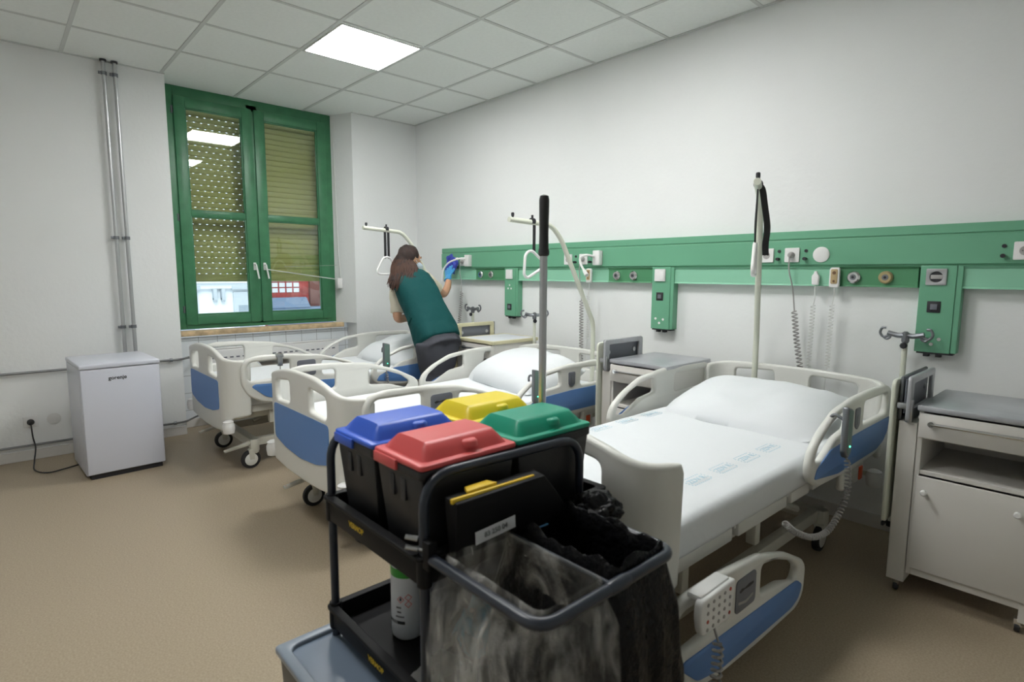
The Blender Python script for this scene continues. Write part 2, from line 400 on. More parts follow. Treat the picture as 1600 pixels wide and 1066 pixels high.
# light travels towards -X side so that the facades opposite are lit and no beam enters the room
so.rotation_euler = Vector((-.75,.25,-.6)).to_track_quat('-Z','Y').to_euler()
F1 = thing('white_townhouse', 'white stucco house with cornice seen through the left pane', 'building', (-8,-1.6,-6))
b = new(); box(b, -.6,0,-4,2.66,0,12); obj('facade', b, fac_w, F1, False)
b = new(); box(b, 0,.18,-4,2.66,7.14,7.24,.01); box(b, 0,.10,-4,2.66,7.02,7.14,.01); obj('cornice', b, fac_w, F1)
for (y,) in ((1.0,),(2.3,),(-.4,)):
    b = new(); box(b,0,.12,y-.34,y+.34,7.0,7.08,.01); box(b,0,.05,y-.30,y+.30,5.2,6.95,.01)
    w = obj('window_surround', b, fac_g, F1)
    b = new(); box(b,.051,.06,y-.20,y+.20,5.3,6.65); obj('pane', b, pane_m, w, False)
for y in (.46,.60,1.62,1.78):
    b = new(); box(b, 0,.14,y-.035,y+.035,6.78,7.02,.01); lathe(b, [(.045,-.035),(.045,.035)],12, T(.08,y,6.78)@R(PI/2,'X')); obj('bracket', b, fac_g, F1)
F2 = thing('red_house', 'dark red brick house seen through the right pane', 'building', (-8.4,1.07,-6))
b = new(); box(b, -.6,0,0,6,0,12); obj('facade', b, brick_m, F2, False)
b = new(); box(b, 0,.3,.1,2.2,6.15,6.55,.01); hexa(b,[(0,-.0,6.55),(.34,-.0,6.55),(.34,1.1,6.55),(0,1.1,6.55),(0,0,6.78),(.1,0,6.78),(.1,1.1,6.78),(0,1.1,6.78)]); obj('awning_roof', b, slate_m, F2, False)
b = new()
for k in range(4):
    for j in range(3): box(b, 0,.02,.32+k*.17,.45+k*.17,6.9+j*.13,7.0+j*.13)
obj('pane', b, label_m, F2, False)
b = new(); box(b, 0,.1,1.2,1.5,6.55,9,.01); obj('pilaster', b, mat('brown_wood',(.14,.05,.04),.6), F2)
# ------------------------------------------------------------------ pipes, sockets on the window wall
def pipe_v(y, lab):
    t = thing('heating_pipe', lab, 'pipe', (.045,y,.0), 0, None)
    b = new(); tube(b, [(0,0,.20),(0,0,2.95)], .0135, 12); obj('tube', b, steel_m, t)
    for z in (.95,1.64,2.85):
        b = new(); lathe(b, [(.019,-.012),(.019,.012)], 14, T(0,0,z)); box(b,-.045,-.012,-.004,.004,z-.004,z+.004); box(b,-.008,.008,-.034,-.018,z-.01,z+.01,.002); obj('pipe_clamp', b, dsteel_m, t)
    b = new(); lathe(b,[(.022,2.935),(.022,2.949)],14); obj('ceiling_sleeve', b, dark_m, t)
pipe_v(-2.755,'left one of the two vertical steel pipes running up the wall above the fridge')
pipe_v(-2.685,'right one of the two vertical steel pipes running up the wall above the fridge')
def pipe_h(z, lab, rad=.009, end=-2.30):
    t = thing('wall_pipe', lab, 'pipe', (.03,-3.6,z))
    b = new(); tube(b, round_path([(0,-1.6,0),(0,3.6+end-.06,0),(-.19,3.6+end+.10,.0),(-.19,2.6,0)],.04), rad, 10); obj('tube', b, mat('grey_conduit',(.20,.205,.21),.4,metal=.4), t)
    for y in (-.9,1.16,1.02):
        b = new(); lathe(b,[(rad+.006,-.01),(rad+.006,.01)],12,T(0,y,0)@R(PI/2,'X')); box(b,-.03,0,y-.004,y+.004,-.004,.004); obj('pipe_clamp', b, dsteel_m, t)
pipe_h(.652,'upper thin steel pipe running level along the wall behind the fridge')
pipe_h(.115,'lower thin steel pipe just above the baseboard behind the fridge', .008)
def socket(loc, rz, lab, cat='wall socket', plug=None, name='wall_socket', s=.082, group=None):
    t = thing(name, lab, cat, loc, rz, group)          # faces -Y in local space
    b = plate(rp2([(-s/2,-s/2),(s/2,-s/2),(s/2,s/2),(-s/2,s/2)],.006), [], .012, .003, FY@T(0,0,.004)); obj('plate', b, white_m, t)
    b = new(); lathe(b, [(.021,0),(.021,.0015),(.018,.0012)], 20, T(0,-.0105,0)@R(PI/2,'X')); obj('socket_well', b, cordg_m if not plug else white_m, t)
    b = new()
    for dx in (-.0095,.0095): lathe(b, [(.0025,0),(.0025,.001)], 8, T(dx,-.0120,0)@R(PI/2,'X'))
    obj('pin_hole', b, dark_m, t)
    return t
s = socket((.001,-3.36,.285), PI/2, 'white wall socket with black plug left of the fridge')
t = thing('power_cable', 'black fridge power cable plugged into the wall, curling on the floor', 'cable', (.03,-3.36,.285))
b = new(); lathe(b, [(.021,0),(.022,.012),(.016,.03),(.008,.042)], 16, T(-.012,0,0)@R(PI/2,'Y')); obj('plug', b, rub_m, t)
path = smooth_path([(.02,0,-.01),(.045,0,-.03),(.05,.003,-.10),(.055,.012,-.18),(.16,-.005,-.255),(.30,-.01,-.279),(.42,.05,-.279),(.40,.14,-.279),(.36,.22,-.279),(.34,.29,-.279)],6)
b = new(); tube(b, path, .0045, 8); obj('cord', b, rub_m, t)
b = new(); lathe(b, [(.042,0),(.042,.004),(.03,.007)], 24, T(.001,-3.225,.285)@R(PI/2,'Y')); o = obj('junction_cover', b, mat('cover_white',(.66,.66,.65),.5)); tag(o,'round white blank cover on the wall beside the fridge plug','wall cover')
# ------------------------------------------------------------------ fridge
FR = thing('small_fridge', 'low white under-counter fridge standing against the window wall', 'fridge', (.83,-3.12,0), math.radians(2.5))
b = new(); box(b, -.55,-.05,0,.455,.02,.745,.006); obj('cabinet', b, fridge_m, FR)
b = new(); box(b, -.045,0,.002,.453,.035,.742,.008,3); obj('door', b, fridge_m, FR)
b = new(); box(b, -.56,.004,-.002,.457,.745,.775,.007,3); obj('top_panel', b, fridge_m, FR)
b = new(); box(b, -.50,-.02,.02,.435,.0,.03); obj('plinth', b, dark_m, FR)
obj('brand_lettering', text_bm('gorenje', .034, .0005, T(.0008,.205,.675)@FX, True), dark_m, FR, False)
# ------------------------------------------------------------------ radiator under the window
RD = thing('radiator', 'white panel radiator under the window behind the far bed', 'radiator', (-.10,-2.15,.14))
b = new(); box(b, -.06,.0,0,1.25,0,.55,.012,3); obj('panel', b, white_m, RD)
b = new(); box(b, -.058,-.002,.005,1.245,.55,.562,.003)
obj('top_grille', b, white_m, RD)
b = new()
for k in range(22):
    y = .04+k*.054; box(b, .0,.0025,y,y+.03,.47,.482); 
obj('slot', b, grey_m, RD, False)
b = new()
for y in (.1,1.1): box(b, -.11,-.055,y,y+.03,.1,.5)
obj('bracket', b, steel_m, RD, False)
# ------------------------------------------------------------------ medical supply panel on the head wall
PN = thing('bedhead_panel', 'long green medical supply panel along the wall above the beds', 'wall panel', (0,0,0))
X0, X1 = .535, 6.4
b = new(); box(b, X0,X1,-.055,0,1.435,1.575,.003); box(b, X0,X1,-.05,0,1.583,1.628,.003); box(b, X0,X1,-.045,0,1.42,1.59); obj('upper_channel', b, pgreen_m, PN, ang=20)
BX = (1.60,3.16,4.725)           # drop boxes
segs = [(X0,1.09,lgreen_m),(1.09,1.51,dgreen_m),(1.69,2.685,lgreen_m),(2.685,3.07,dgreen_m),(3.235,4.275,lgreen_m),(4.275,4.635,dgreen_m),(4.80,X1,lgreen_m)]
for a,c,m in segs:
    b = new(); box(b, a,c,-.045,0,1.325,1.412,.002); hexa(b,[(a,-.045,1.412),(c,-.045,1.412),(c,0,1.412),(a,0,1.412),(a,-.058,1.424),(c,-.058,1.424),(c,0,1.424),(a,0,1.424)])
    hexa(b,[(a,-.052,1.317),(c,-.052,1.317),(c,0,1.317),(a,0,1.317),(a,-.045,1.327),(c,-.045,1.327),(c,0,1.327),(a,0,1.327)])
    obj('rail_segment' if m is lgreen_m else 'gas_outlet_segment', b, m, PN, ang=20)
for i,x in enumerate(BX):
    w = .079
    b = new(); box(b, x-w,x+w-.012,-.062,0,.998,1.428,.003); box(b, x+w-.012,x+w+.012,-.058,0,1.0,1.425,.003)
    dbx = obj('drop_box', b, pgreen_m, PN, ang=20)
    b = new(); box(b, x-w+.01,x+w,-.058,-.004,.990,.998); 
    for dx in (-.03,.02): box(b, x+dx-.012,x+dx+.012,-.05,-.02,.975,.99,.002)
    obj('base_plug', b, dark_m, dbx)
    zs = (1.05 if i else 1.255); zp = (1.225 if i else 1.08)
    for dx,dz in ((-.03,.02),(.03,.016),(0,-.01)) if i else ((-.02,-.01),(.02,-.01),(0,.02)):
        b = new(); lathe(b,[(.0085,0),(.0085,.003)],10,T(x-.01+dx,-.062,zs+dz)@R(PI/2,'X')); obj('screw_cap', b, white_m, dbx)
    b = new(); box(b, x-.04,x+.015,-.066,-.06,zp-.028,zp+.028,.002); pl = obj('data_port', b, dark_m, dbx)
    b = new(); box(b, x-.026,x+.003,-.070,-.0655,zp-.014,zp+.014,.002); obj('port_insert', b, grey_m, pl)
    if i < 2:
        b = plate(rp2([(-.042,-.042),(.042,-.042),(.042,.042),(-.042,.042)],.005), [], .012,.003, T(x-.012,-.068,1.372)@FY); sw = obj('light_switch', b, white_m, dbx)
        b = new(); box(b, x-.012-.0005,x+.024,-.0775,-.073,1.345,1.40,.002); obj('rocker', b, white_m, sw)
    else:
        b = plate(rp2([(-.042,-.04),(.042,-.04),(.042,.04),(-.042,.04)],.005), [[(.027*math.cos(a*PI/12),.027*math.sin(a*PI/12)) for a in range(24)]], .006,.001, T(x-.012,-.066,1.372)@FY); obj('bare_mounting_ring', b, alu_m, dbx)
        b = new(); lathe(b,[(.027,0),(.027,.001)],20,T(x-.012,-.0625,1.372)@R(PI/2,'X')); obj('open_cavity', b, dark_m, dbx)
        b = new(); box(b, x-.035,x+.014,-.069,-.063,1.362,1.382,.001); obj('module_insert', b, cordg_m, dbx)
# gas outlets
for (x,m) in ((1.17,chrome_m),(1.32,chrome_m),(2.765,chrome_m),(2.915,chrome_m),(4.345,chrome_m),(4.495,brass_m)):
    g = thing('gas_outlet','', 'gas outlet', (x,-.045,1.368))
    b = new(); lathe(b,[(.033,0),(.033,.012),(.026,.02),(.024,.02)],24,R(PI/2,'X')); obj('collar', b, m, g)
    b = new(); lathe(b,[(.0165,.018),(.015,.0215),(.008,.0215)],16,R(PI/2,'X')); obj('valve', b, dsteel_m, g)
    b = new(); lathe(b,[(.007,.0215),(.007,.0235)],12,R(PI/2,'X')); obj('valve_seat', b, dark_m, g)
    g['label'] = {1.17:'round chrome gas outlet, first on the panel from the cleaner',1.32:'round chrome gas outlet, second on the panel from the cleaner',
      2.765:'left chrome gas outlet beside the middle drop box',2.915:'right chrome gas outlet touching the middle drop box side',
      4.345:'silver gas outlet right of the tan call handset near the front bed',4.495:'brass toned gas outlet left of the largest drop box'}[x]
    g['group'] = 'gas outlets on the wall panel'
# sockets on the panel
socks = [(.775,'white socket plate half hidden behind the blue cleaning cloth',0),(.905,'white socket plate with cable under the bent reading lamp by the cleaner',1),
         (2.285,'white socket plate behind the slanted pole of the middle bed',0),(2.445,'white socket with grey plug left of the middle reading lamp',1),
         (3.875,'white socket plate touching the front lifting pole strap',0),(4.02,'white socket with grey plug beside the round white cover',1),
         (5.03,'white socket plate cut off by the right edge of the picture',0)]
for x,lab,pl in socks:
    socket((x,-.055,1.492), 0, lab, plug=pl, group='sockets on the wall panel')
for x,lab in ((2.365,'pair of small black knobs beside the first middle socket'),(2.52,'pair of small black knobs beside the plugged middle socket'),(3.945,'pair of small knobs between the two sockets of the front bed'),(4.095,'pair of small black knobs left of the round white cover'),(4.955,'pair of small black knobs by the right picture edge'),(.975,'pair of small knobs behind the bent lamp by the cleaner')):
    t = thing('terminal_knobs', lab, 'terminal', (x,-.055,1.49))
    b = new(); lathe(b,[(.009,0),(.009,.006)],12,T(0,0,.025)@R(PI/2,'X')); obj('jack', b, dark_m, t)
    b = new(); lathe(b,[(.008,0),(.010,.02),(.009,.03)],12,T(0,0,-.02)@R(PI/2,'X')); obj('knob', b, dark_m, t)
b = new(); lathe(b,[(.043,0),(.043,.005),(.040,.007)],32,T(4.176,-.055,1.492)@R(PI/2,'X')); tag(obj('blank_cover', b, white_m),'round white blank cover on the green panel above the front bed','panel cover')
# plugs and coiled cords of the beds
def bed_plug(x, pts, lab, coil_from):
    t = thing('coiled_cord', lab, 'cord', (x,-.067,1.492))
    b = new(); lathe(b, [(.018,0),(.019,.012),(.014,.028),(.008,.034)], 14, T(0,.004,0)@R(PI/2,'X')); obj('plug', b, cordg_m, t)
    P = [Vector(p)-t.location for p in pts]
    b = new(); tube(b, smooth_path([(0,-.03,-.005)]+P[:coil_from+1],5), .004, 6)
    obj('cable', b, cordg_m, t)
    b = new(); tube(b, coil_along(smooth_path(P[coil_from:],5), .014, 46), .0042, 5); obj('coil', b, cordg_m, t)
bed_plug(4.02, [(4.025,-.10,1.40),(4.045,-.085,1.30),(4.060,-.08,1.17),(4.085,-.085,1.0),(4.115,-.09,.85),(4.135,-.10,.74),(4.14,-.10,.60)], 'grey coiled power cord dropping from the panel behind the front bed', 2)
bed_plug(2.445, [(2.44,-.10,1.40),(2.445,-.085,1.27),(2.45,-.08,1.17),(2.46,-.09,1.05),(2.48,-.11,.90),(2.50,-.13,.7)], 'grey coiled power cord dropping from the panel behind the middle bed', 2)
bed_plug(.905, [(.90,-.10,1.40),(.905,-.085,1.30),(.905,-.08,1.20),(.905,-.09,1.05),(.90,-.11,.90),(.90,-.13,.7)], 'thin grey coiled power cord hanging beside the cleaner', 2)
# call handsets
def call_handset(x,y,z, tan, lab, coil_r=.0115):
    t = thing('call_handset', lab, 'nurse call handset', (x,y,z))
    if tan:
        b = plate(rp2([(-.026,-.055),(.026,-.055),(.026,.055),(-.026,.055)],.016), [], .022,.006, FY@T(0,0,.012)); obj('body', b, white_m, t)
        b = plate(rp2([(-.017,-.035),(.017,-.035),(.017,.045),(-.017,.045)],.008), [], .004,.001, FY@T(0,0,.024)); fc = obj('face', b, mat('tan_plastic',(.45,.34,.18),.5), t)
        b = new(); lathe(b,[(.009,0),(.009,.004)],12,T(0,-.025,.025)@R(PI/2,'X')); lathe(b,[(.006,0),(.006,.004)],12,T(0,-.025,-.02)@R(PI/2,'X')); obj('button', b, mat('brown_button',(.18,.10,.05),.5), fc)
    else:
        b = plate(rp2([(-.017,-.035),(.017,-.035),(.02,.015),(.008,.032),(.008,.042),(-.008,.042),(-.008,.032),(-.02,.015)],.005), [], .02,.005, FY@T(0,0,.012)); obj('body', b, white_m, t)
    b = new(); tube(b, smooth_path([(0,-.012,-.04),(.004,-.016,-.10),(-.004,-.012,-.15)],5), .003, 6); obj('cable', b, cordw_m, t)
    b = new(); tube(b, helix((-.004,-.012,-.15),(-.008,-.012,-.50), coil_r, 19), .0030, 5); obj('coil', b, cordw_m, t)
    b = new(); tube(b, smooth_path([(-.008,-.012,-.50),(-.01,-.02,-.58),(-.01,-.02,-.66)],5), .003, 6); obj('cable', b, cordw_m, t)
call_handset(4.160,-.058,1.358, False, 'small white call handset with curly cord above the front bed')
call_handset(4.258,-.058,1.366, True, 'tan and white call handset with curly cord beside the silver gas outlet')
call_handset(2.515,-.058,1.366, True, 'tan and white call handset on the panel under the middle reading lamp')
# reading lamps
def reading_lamp(x, pts, lab):
    t = thing('reading_lamp', lab, 'reading lamp', (x,-.055,1.50))
    b = new(); box(b, -.032,.032,-.045,0,-.055,.055,.005); obj('base_box', b, white_m, t)
    P = smooth_path(pts,8); b = new(); tube(b, P, .0085, 8); obj('gooseneck', b, white_m, t)
    d = (P[-1]-P[-2]).normalized(); b = new(); tube(b, [P[-1],P[-1]+d*.02,P[-1]+d*.07], [.010,.014,.016], 12); obj('lamp_head', b, white_m, t)
reading_lamp(1.005, [(-.01,-.05,.02),(-.06,-.10,.015),(-.15,-.14,-.02),(-.21,-.16,-.08),(-.225,-.16,-.13)], 'bent white gooseneck reading lamp beside the cleaner hand')
reading_lamp(2.60, [(-.01,-.05,.01),(-.05,-.09,.02),(-.095,-.11,.0),(-.08,-.12,-.05),(-.035,-.14,-.09)], 'curled white gooseneck reading lamp on the panel over the middle bed')
# ------------------------------------------------------------------ hospital bed
def bend(bm, half, rad, sgn, y0):
    """map (u,h,d): u along the board, h height, d thickness -> local bed coords, wings wrap towards sgn*y"""
    us = [-half-rad*PI/2+ i*(2*half+rad*PI)/30 for i in range(31)]
    us += [half+rad*PI/2*k/10 for k in range(11)] + [-half-rad*PI/2*k/10 for k in range(11)]
    for uu in sorted(set(round(v,4) for v in us)):
        g = list(bm.verts)+list(bm.edges)+list(bm.faces)
        bmesh.ops.bisect_plane(bm, geom=g, plane_co=(uu,0,0), plane_no=(1,0,0), dist=.0002)
    bmesh.ops.remove_doubles(bm, verts=bm.verts, dist=.0002)
    for v in bm.verts:
        uu,h,d = v.co
        s = 1 if uu >= 0 else -1; a = abs(uu)
        if a <= half: x,y,nx,ny = a,0,0,-1
        elif a <= half+rad*PI/2:
            th = (a-half)/rad; x = half+rad*math.sin(th); y = rad*(1-math.cos(th)); nx,ny = math.sin(th),-math.cos(th)
        else: x,y,nx,ny = half+rad, rad+(a-half-rad*PI/2), 1,0
        v.co = (s*(x+nx*d), y0+sgn*(y+ny*d), h)
    return bm
def ext(s_): return s_
FBY = -2.12
def footboard_bm():
    H = .355; r_ = .125; e = H+r_*PI/2+.03       # total half length
    top = [(-e,.78),(-e+.05,.795),(-H-.08,.805),(-H+.02,.835),(-.18,.862),(0,.868),(.18,.862),(H-.02,.835),(H+.08,.805),(e-.05,.795),(e,.78)]
    top = [(p.x,p.y) for p in smooth_path([(a,b_,0) for a,b_ in top[1:-1]],4)]
    low = [(e-.01,.425),(e-.03,.415),(H+.115,.405),(H+.095,.385),(H+.085,.335),(H+.06,.318),(.2,.295),(0,.290),(-.2,.295),(-H-.06,.318),(-H-.085,.335),(-H-.095,.385),(-H-.115,.405),(-e+.03,.415),(-e+.01,.425)]
    outl = [(-e,.76),(-e+.012,.787)]+top+[(e-.012,.787),(e,.76)]+low
    hol = []
    for s in (-1,1):
        hol.append(rp2([(s*.125,.685),(s*.325,.675),(s*.325,.785),(s*.125,.805)],.03))
    # visually even: grip openings
    return plate(outl, hol, .034, .013), (H,r_)
PROTO = thing('hospital_bed', '', 'hospital bed', (.93,-.30,0), 0, 'white hospital beds with blue panels')
bm, (H_,r_) = footboard_bm(); bend(bm, H_, r_, 1, FBY+.017)
fb = obj('footboard', bm, plast_m, PROTO, ang=50)
o_ = [(-.335,.455),(-.345,.64),(-.33,.655),(.33,.655),(.345,.64),(.335,.455)]
o_ = rp2([(-.35,.46),(-.35,.655),(.35,.655),(.35,.46),(.2,.425),(0,.41),(-.2,.425)],.03)
bm = plate(o_, [], .004, .001, None, .019); bend(bm, H_, r_, 1, FBY+.017); obj('blue_panel', bm, blue_m, fb, ang=50)
# headboard
H2, r2 = .38, .09; e2 = H2+r2*PI/2+.03
outl = rp2([(-e2,.42),(-e2,.79),(-H2,.812),(-.15,.822),(.15,.822),(H2,.812),(e2,.79),(e2,.42)],.035)
hol = [rp2([(s*.10,.68),(s*.34,.67),(s*.34,.772),(s*.10,.785)],.025) for s in (-1,1)]
bm = plate(outl, hol, .03, .012); bend(bm, H2, r2, -1, -.015); obj('headboard', bm, plast_m, PROTO, ang=50)
# side rails (s along the bed from the foot side, h height)
def rail_bm(pts, holes, th=.034, bev=.014): return plate(pts, holes, th, bev)
FR_out = rp2([(.13,.035),(.04,.09),(0,.17),(0,.29),(.035,.34),(.12,.358),(.32,.352),(.55,.328),(.76,.265),(.92,.185),(.945,.15),(.94,.04),(.88,.0),(.55,.0),(.3,.012)],.035)
FR_h = [rp2([(.042,.205),(.038,.285),(.07,.316),(.33,.314),(.33,.192),(.06,.188)],.028), rp2([(.56,.182),(.56,.285),(.67,.268),(.81,.215),(.875,.165),(.85,.122),(.72,.165)],.022)]
FR_b = rp2([(.062,.150),(.085,.165),(.86,.125),(.91,.09),(.88,.045),(.82,.028),(.30,.038),(.16,.068)],.02)
HR_out = rp2([(.10,.028),(.02,.07),(0,.13),(.025,.195),(.11,.255),(.27,.322),(.48,.345),(.70,.350),(.94,.342),(.995,.315),(.985,.16),(.93,.07),(.82,.02),(.5,.01)],.035)
HR_h = [rp2([(.05,.145),(.075,.195),(.16,.250),(.27,.290),(.395,.308),(.40,.222),(.27,.205),(.13,.135)],.02), rp2([(.59,.200),(.595,.308),(.94,.302),(.93,.202)],.025)]
HR_b = rp2([(.045,.075),(.07,.115),(.20,.165),(.50,.178),(.972,.180),(.95,.11),(.90,.07),(.80,.045),(.3,.042)],.015)
def place_rail(bm, side, y0, z0, d=0):
    for v in bm.verts:
        s,h,t = v.co; v.co = (side*(.492+t+d), y0+s, z0+h)
    return bm
for side in (1,-1):
    FRO = obj('foot_side_rail', place_rail(rail_bm(FR_out,FR_h), side, -2.02, .465), plast_m, PROTO, ang=50)
    obj('blue_panel', place_rail(plate(FR_b,[],.004,.001), side, -2.02, .465, .0185), blue_m, FRO)
    bb = place_rail(plate(rp2([(.375,.185),(.51,.185),(.51,.298),(.375,.298)],.02),[],.005,.0015), side, -2.02, .465, .0185); cn = obj('angle_console', bb, grey_m, FRO)
    bb = place_rail(plate(rp2([(.395,.259),(.41,.265),(.43,.260),(.46,.265),(.49,.263),(.49,.255),(.46,.253),(.43,.256),(.40,.251)],.003),[],.001,.0003), side, -2.02, .465, .0215); obj('printed_mark', bb, dark_m, cn, False)
    bb = place_rail(plate(rp2([(.39,.215),(.44,.205),(.49,.215),(.49,.223),(.44,.214),(.39,.223)],.003),[],.001,.0003), side, -2.02, .465, .0215); obj('gauge_window', bb, cordg_m, cn, False)
    HRO = obj('head_side_rail', place_rail(rail_bm(HR_out,HR_h), side, -1.07, .465), plast_m, PROTO, ang=50)
    obj('blue_panel', place_rail(plate(HR_b,[],.004,.001), side, -1.07, .465, .0185), blue_m, HRO)
    bb = place_rail(plate(rp2([(.47,.215),(.50,.195),(.53,.215),(.532,.295),(.468,.295)],.012),[],.005,.0015), side, -1.07, .465, .0185); cn = obj('release_badge', bb, grey_m, HRO)
    bb = place_rail(plate(rp2([(.49,.22),(.512,.22),(.512,.262),(.49,.262)],.006),[],.002,.0005), side, -1.07, .465, .0215); obj('badge_mark', bb, dsteel_m, cn)
    # swing brackets under the rails
    for y in (-1.80,-1.30):
        bb = new(); box(bb, side*.385,side*.425,y-.02,y+.02,.33,.44,.006); obj('rail_bracket', bb, beige_m, PROTO)
    for y in (-.52,-.36):
        bb = new(); box(bb, side*.44,side*.476,y-.055,y+.055,.36,.52,.016,3); hb = obj('rail_hinge', bb, plast_m, PROTO)
        if y == -.36:
            bb = new(); box(bb, side*.476,side*.484,-.385,-.345,.375,.44,.004); obj('release_latch', bb, orange_m, hb)
# mattress platform, in four sections with raised edges
for (a,c) in ((-2.06,-1.52),(-1.50,-1.08),(-1.06,-.86),(-.84,-.06)):
    bb = new(); box(bb, -.43,.43,a,c,.452,.472,.006); box(bb, .405,.44,a+.01,c-.01,.425,.475,.008); box(bb, -.44,-.405,a+.01,c-.01,.425,.475,.008)
    obj('platform_section', bb, plast_m, PROTO)
bb = new()
for s in (-1,1): box(bb, s*.33,s*.38,-2.10,-.02,.375,.43,.004)
for y in (-2.10,-1.3,-.7,-.08): box(bb, -.36,.36,y,y+.045,.375,.425,.004)
obj('upper_frame', bb, beige_m, PROTO)
bb = new()
for s in (-1,1): box(bb, s*.27,s*.315,-1.93,-.30,.150,.205,.004)
for y in (-1.90,-.36): box(bb, -.34,.34,y-.03,y+.03,.145,.205,.004)
obj('base_frame', bb, beige_m, PROTO)
for s in (-1,1):
    bb = new(); tube(bb, [(s*.25,-1.72,.19),(s*.25,-1.15,.38)], .018, 8); tube(bb, [(s*.25,-.5,.19),(s*.25,-.95,.38)], .018, 8); obj('lift_arm', bb, beige_m, PROTO)
bb = new(); box(bb, -.05,.05,-1.5,-1.1,.19,.27,.01); tube(bb,[(0,-1.1,.23),(0,-.75,.36)],.015,8); obj('lift_motor', bb, dsteel_m, PROTO)
for sx in (-1,1):
    for sy,y in ((1,-1.90),(-1,-.36)):
        cx = sx*.32
        bb = new(); lathe(bb, [(.030,.205),(.034,.185),(.034,.125),(.026,.105)], 16, T(cx,y,0)); box(bb, cx-.016,cx+.030,y-.045,y-.005,.06,.14,.008)
        ca = obj('caster', bb, beige_m, PROTO)
        M = T(cx+.008,y-.03,.0665)@R(PI/2,'Y')
        bb = new(); lathe(bb, [(.050,-.017),(.0640,-.013),(.0665,0),(.0640,.013),(.050,.017)], 24, M); obj('tyre', bb, rub_m, ca)
        bb = new(); lathe(bb, [(.008,-.021),(.042,-.018),(.049,-.014),(.049,.014),(.042,.018),(.008,.021)], 20, M); obj('wheel_hub', bb, plast_m, ca)
        if sy > 0:
            bb = new(); hexa(bb, [(cx-.015,y-.20,.145),(cx+.02,y-.20,.145),(cx+.02,y-.02,.17),(cx-.015,y-.02,.17),(cx-.015,y-.20,.158),(cx+.02,y-.20,.158),(cx+.02,y-.02,.195),(cx-.015,y-.02,.195)],.003); pd = obj('brake_pedal', bb, beige_m, PROTO)
            bb = new(); box(bb, cx-.006,cx+.010,y-.190,y-.172,.156,.1605,.001); obj('pedal_tip', bb, orange_m, pd)
for sx in (-1,1):
    for y,z in ((-2.10,.385),(-.08,.37)):
        bb = new(); lathe(bb, [(.020,-.045),(.034,-.04),(.038,-.01),(.038,.015),(.030,.03),(.030,.034),(.034,.036),(.020,.045)], 20, T(sx*.462,y,z-.03)); obj('corner_bumper', bb, white_m, PROTO)
        bb = new(); box(bb, sx*.36,sx*.43,y-.012+.02,y+.012+.02,z-.03,z-.01,.003); obj('bumper_arm', bb, beige_m, PROTO)
B1 = PROTO
B2 = copy_tree(B1); B2.location = (2.50,-.24,0)
B3 = copy_tree(B1); B3.location = (4.095,-.12,0); B3.rotation_euler = (0,0,math.radians(-.8))
B1['label'] = 'white hospital bed with blue panels farthest away, under the window'
B2['label'] = 'white hospital bed with blue panels in the middle, behind the coloured bins'
B3['label'] = 'white hospital bed with blue panels nearest the camera, front side rail lowered'
for ch in B3.children:
    n = ch.name.split('.')[0]
    if n in ('base_frame','caster','brake_pedal','corner_bumper','lift_motor','bumper_arm'): continue
    ch.location.z += .060 if n == 'footboard' else .035
    if n == 'foot_side_rail':
        s = 1 if sum(v.co.x for v in ch.data.vertices) > 0 else -1
        ch.location += Vector((s*.03,-.05,-.385))
# mattresses with fitted sheets
def mattress_bm():
    b = bmesh.new(); box(b, -.452,.452,-2.06,-.07,.468,.60,.035,4)
    for ed in range(2): pass
    bmesh.ops.subdivide_edges(b, edges=[e for e in b.edges if e.calc_length() > .3], cuts=22, use_grid_fill=True)
    for v in b.verts:
        n_ = noise.noise(Vector((v.co.x*3.2,v.co.y*2.1,v.co.z*4)))*.006 + noise.noise(Vector((v.co.x*9,v.co.y*6,v.co.z*9)))*.0022
        if v.co.z > .55: v.co.z += n_
        else:
            v.co.x += (1 if v.co.x > 0 else -1)*n_*.9
    return b
MB0 = obj('mattress', mattress_bm(), sheet_m, ang=80); MB0.location = (.93,-.30,0)
tag(MB0, 'thin mattress in a white fitted sheet on the bed under the window', 'mattress', 'mattresses on the beds')
MB1 = MB0.copy(); COL.objects.link(MB1); MB1.location = (2.50,-.24,0); MB1['label'] = 'thin mattress in a white fitted sheet on the middle bed'
MB2 = MB0.copy(); COL.objects.link(MB2); MB2.location = (4.10,-.12,.04); MB2.rotation_euler = B3.rotation_euler; MB2['label'] = 'thin mattress in a white sheet printed with blue stamps, on the nearest bed'
def stamp(x,y,rz,z=.6085):
    m_ = T(x,y,z)@R(rz,'Z')
    bb = text_bm('ZDV R', .036, .0004, m_)
    for k in range(9):
        for yy in (-.028,.028): box(bb, -.058+k*.013,-.051+k*.013,yy-.0015,yy+.0015,-.0004,.0004, M=m_)
    for k in range(4):
        for xx in (-.062,.062): box(bb, xx-.0015,xx+.0015,-.024+k*.013,-.017+k*.013,-.0004,.0004, M=m_)
    obj('printed_stamp', bb, stamp_m, MB2, False)
for i in range(6): stamp(-.37,-.86-i*.21,PI/2)
for i in range(6): stamp(.30,-.98-i*.19,PI/2)
